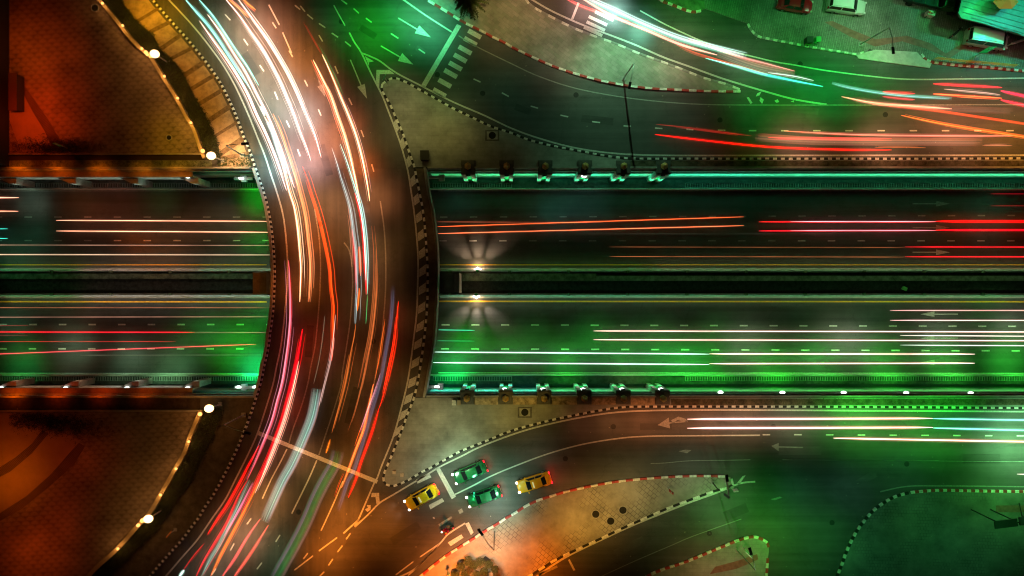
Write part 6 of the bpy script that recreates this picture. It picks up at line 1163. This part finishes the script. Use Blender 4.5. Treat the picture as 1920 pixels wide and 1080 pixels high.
for x, y, r, t, lb in SH: shrub(x, y, r * 1.05, lb, [(LEAF1, LEAF2, LEAF3)[t], (LEAF2, LEAF1, LEAF1)[t]])
m = MB(); c = W(913, 1049, .15); m.box(c, (.9,.5,.06), R(-35)); tag(m.build('tree_grate', DMETAL), 'small dark grate on the paving beside the shrubs', 'grate')
# palm-like tree at the top
c = W(880, -2, 4.0); e = empty('tree', (c.x, c.y, .12)); m = MB(); rr = random.Random(9)
for k in range(110):
    a = rr.random()*6.28; L = rr.uniform(1.3, 2.3); el = rr.uniform(-.1,.9); prev = Vector(c)
    for j in range(9):
        t = (j+1)/9; q = Vector(c) + Vector((math.cos(a)*L*t, math.sin(a)*L*t, el*L*t - 1.1*t*t*L*.6)); d = (q - prev); sd = Vector((-math.sin(a), math.cos(a), 0))
        for s in (-1, 1):
            w_ = .42*(1-t*.6); k0 = len(m.v); m.v += [tuple(prev), tuple(q), tuple(q + sd*s*w_ + Vector((0,0,-.12)) + d*.4)]; m.f.append((k0,k0+1,k0+2)); m.m.append(rr.choice((0,1,1)))
        prev = q
child(m, 'crown', [LEAF1, LEAF2], e); m = MB(); m.tube([(c.x, c.y, .1), (c.x + .1, c.y, 2.2), tuple(c)], .16, 10, r2=.10); child(m, 'trunk', mat('bark', (.06,.04,.025), .9), e); tag(e, 'dark palm like tree with yellowish fronds at the top edge of tapering island', 'tree')
# hedges along the plaza walls
def hedge(A, B, lb, n):
    m = MB(); a, b = m_(A), m_(B); rr = random.Random(n); c0 = W(*a[len(a)//2])
    for _ in range(n):
        t = rr.random(); p = a[int(t*(len(a)-1))]; q = b[int(t*(len(b)-1))]; u = rr.uniform(.12, 1.02) + rr.gauss(0,.04); x, y = p[0]+(q[0]-p[0])*u, p[1]+(q[1]-p[1])*u
        cc = W(x, y, rr.uniform(.15,.6)); clumps(m, cc, .24, 9, .13, mis=(0, 1), rnd=rr)
    e = empty('hedge', c0); child(m, 'foliage', [LEAF2, mat('leaf_black', (.010,.012,.005), .8)], e); return tag(e, lb, 'hedge', 'clipped hedges behind the plaza walls')
hedge(WALLT, HEDT, 'dark hedge strip between the upper curved wall and orange footway', 2600); hedge(WALLB, HEDB, 'dark hedge strip between the lower curved wall and dark footway', 2200)
# weeds by the upper corner and along verges
m = MB(); rr = random.Random(2)
for _ in range(260): x = rr.uniform(408, 472); y = rr.uniform(296, 311); clumps(m, W(x, y, .08), .14, 4, .12, rnd=rr)
for _ in range(500): x = rr.uniform(20, 390); y = rr.uniform(302, 311); clumps(m, W(x, y, .1), .12, 2, .1, rnd=rr)
for _ in range(600): x = rr.uniform(1258, 1935); y = rr.uniform(748, 758); clumps(m, W(x, y, .18), .12, 2, .12, rnd=rr)
for _ in range(350): x = rr.uniform(1300, 1935); y = rr.uniform(302, 311); clumps(m, W(x, y, .18), .12, 2, .1, rnd=rr)
tag(m.build('weeds', [LEAF1, LEAF2]), kind='stuff')
m = MB(); rr = random.Random(5)
for _ in range(900): x = 110 + rr.gauss(0,38); y = 276 + rr.gauss(0,8) ; (24 < x < 200 and 250 < y < 288) and clumps(m, W(x, y, .25), .3, 7, .11, rnd=rr)
tag(m.build('shade_clump', [mat('shade_leaf', (.008,.007,.004), .9), mat('leaf_black', (.015,.02,.008), .7)]), 'added dark bush beside the ditch at the lower left of upper plaza', 'shade_clump', 'dark shade clumps by the plazas')  # dark leaf clumps put in for shade on the paving
m = MB()
for _ in range(1400): x = 90 + rr.gauss(0,55); y = 788 + rr.gauss(0,11) + (x-60)*.12; (20 < x < 330 and 776 < y < 850) and clumps(m, W(x, y, .25), .32, 7, .11, rnd=rr)
tag(m.build('shade_clump', [mat('shade_leaf', (.008,.007,.004), .9), mat('leaf_black', (.015,.02,.008), .7)]), 'added dark bush below the ditch at the top of lower plaza', 'shade_clump', 'dark shade clumps by the plazas')  # black leaves stand in for a smooth shadow here
# litter: leaves and scraps
m = MB(); rr = random.Random(12)
for _ in range(500): x, y = rr.uniform(0,1920), rr.uniform(0,1080); (y < 300 or y > 765) and m.box(W(x, y, .14), (rr.uniform(.04,.14), rr.uniform(.04,.1), .01), rr.random()*3)
tag(m.build('litter', mat('litter_pale', (.3,.28,.22), .8)), kind='stuff')
# dark sump in the road near the shrubs, cables
# ------------------------------------------------------------------ added spots and strips filling in lamp and traffic light
for q in LIGHTS: spot(*q)
# added strips, no fixtures, washing the cutting walls, median barriers and yellow lines
def strip(x0, x1, y, z, aim, col, pw, wd=.12):
    a, b = W(x0, 0).x, W(x1, 0).x; d = bpy.data.lights.new('added_strip', 'AREA'); d.shape = 'RECTANGLE'; d.size = abs(b - a); d.size_y = wd; d.energy = pw * abs(b - a); d.color = col
    o = bpy.data.objects.new('added_strip', d); COL.objects.link(o); o.location = ((a + b) / 2, y, z); v = Vector(aim).normalized()
    X = Vector((1, 0, 0)); Z = -v; Y = Z.cross(X); o.rotation_euler = Matrix((X, Y, Z)).transposed().to_euler(); return o
for x0, x1, c, p, c2, p2 in ((805,862,(.05,1,.7),9,(.05,1,.3),4),(862,1010,(.05,1,.6),9,(.05,1,.35),6),(1010,1150,(.05,1,.28),6,(.04,1,.45),7),(1150,1260,(.05,1,.22),5,(.04,1,.45),7),(1260,1430,(.05,1,.16),4.5,(.04,1,.55),7),(1430,1600,(.05,1,.13),4,(.04,1,.45),6),(1600,1780,(.05,1,.13),4,(.04,1,.42),6.5),(1780,2000,(.05,1,.14),4,(.04,1,.42),7)):
    strip(x0, x1, yS + .9, -4.0, (0, -1, .1), c, p * 1.6); strip(x0, x1, yN - .9, -4.0, (0, 1, .1), c2, p2 * 2.3)
for x0, x1, c, p, c2, p2 in ((375,480,(.1,1,.65),6,(.04,1,.35),5),(180,357,(.9,.9,.75),3,(.6,1,.8),3),(-60,180,(1,.55,.32),2.6,(.7,.95,.75),2.6)):
    strip(x0, x1, yS + 1.9, -1.7, (0, -1, -.1), c, p); strip(x0, x1, yN - 1.9, -1.7, (0, 1, -.1), c2, p2)
yb0, yb1 = W(0, 506.5, -5.6).y, W(0, 554.5, -5.6).y
for x0, x1, c, p, c2, p2 in ((826,1000,(.3,1,.3),.5,(.3,1,.6),1.6),(1000,1250,(.25,1,.2),.6,(.15,1,.5),1.5),(1250,1600,(.45,1,.35),.7,(.2,1,.4),1.3),(1600,2000,(.5,1,.4),.8,(.3,1,.45),1.5),(-60,95,(.1,1,.25),.6,(.2,1,.35),1.3),(95,330,(1,.72,.55),1.1,(1,.95,.8),2.0),(330,512,(.5,1,.6),1.0,(.6,1,.8),2.0)):
    strip(x0, x1, yb0 + .45, -4.9, (0, -.12, -1), c, p * 2.2, .06); strip(x0, x1, yb1 - .45, -4.9, (0, .12, -1), c2, p2 * 1.6, .06)
    strip(x0, x1, yb0 + .95, -5.25, (0, .0, -1), (1,.72,.32), (.25 if x0 < 1250 and x0 > 800 else .9), .05); strip(x0, x1, yb1 - .85, -5.25, (0, 0, -1), (1,.74,.34), 1.5 if x0 < 820 else 1.0, .05)
for x in PXU: o_ = spot(0, 0, 1, (.3,.25,.18), at=(W(x - (x-960)*.03, 0).x, yN - 3.0, -1.0)); o_.data.energy = 130; o_.data.spot_size = R(45); o_.rotation_euler = Vector((0, 1, -.75)).to_track_quat('-Z', 'Y').to_euler()  # added spots brightening the buttress faces on both walls, no fixtures there
for x in PXL: o_ = spot(0, 0, 1, (.3,.27,.2), at=(W(x - (x-960)*.03, 0).x, yS + 3.0, -1.0)); o_.data.energy = 130; o_.data.spot_size = R(45); o_.rotation_euler = Vector((0, -1, -.75)).to_track_quat('-Z', 'Y').to_euler()
# long shadows: low strong lamps outside the frame, at the heads of street lamps
def far_lamp(px, py, z, tx, ty, col, pw, ang=40):
    l = W(px, py, z); o = spot(0, 0, 1, (10,10,10), at=tuple(l)); o.data.energy = pw; o.data.color = col; o.data.spot_size = R(ang); o.data.shadow_soft_size = .12
    o.rotation_euler = (W(tx, ty, 0) - l).to_track_quat('-Z', 'Y').to_euler()
FARL = [(1176,-80,9,1165,190,(.35,1,.5),11000,70),(1480,1240,9,1330,860,(.6,1,.5),5000,36),(1010,1140,8,890,915,(1,.8,.6),3200,34),(745,-60,9,732,230,(.8,.75,.4),2600,45),(1640,-120,10,1600,60,(.5,1,.6),1200,50)]
for q in FARL: far_lamp(*q)
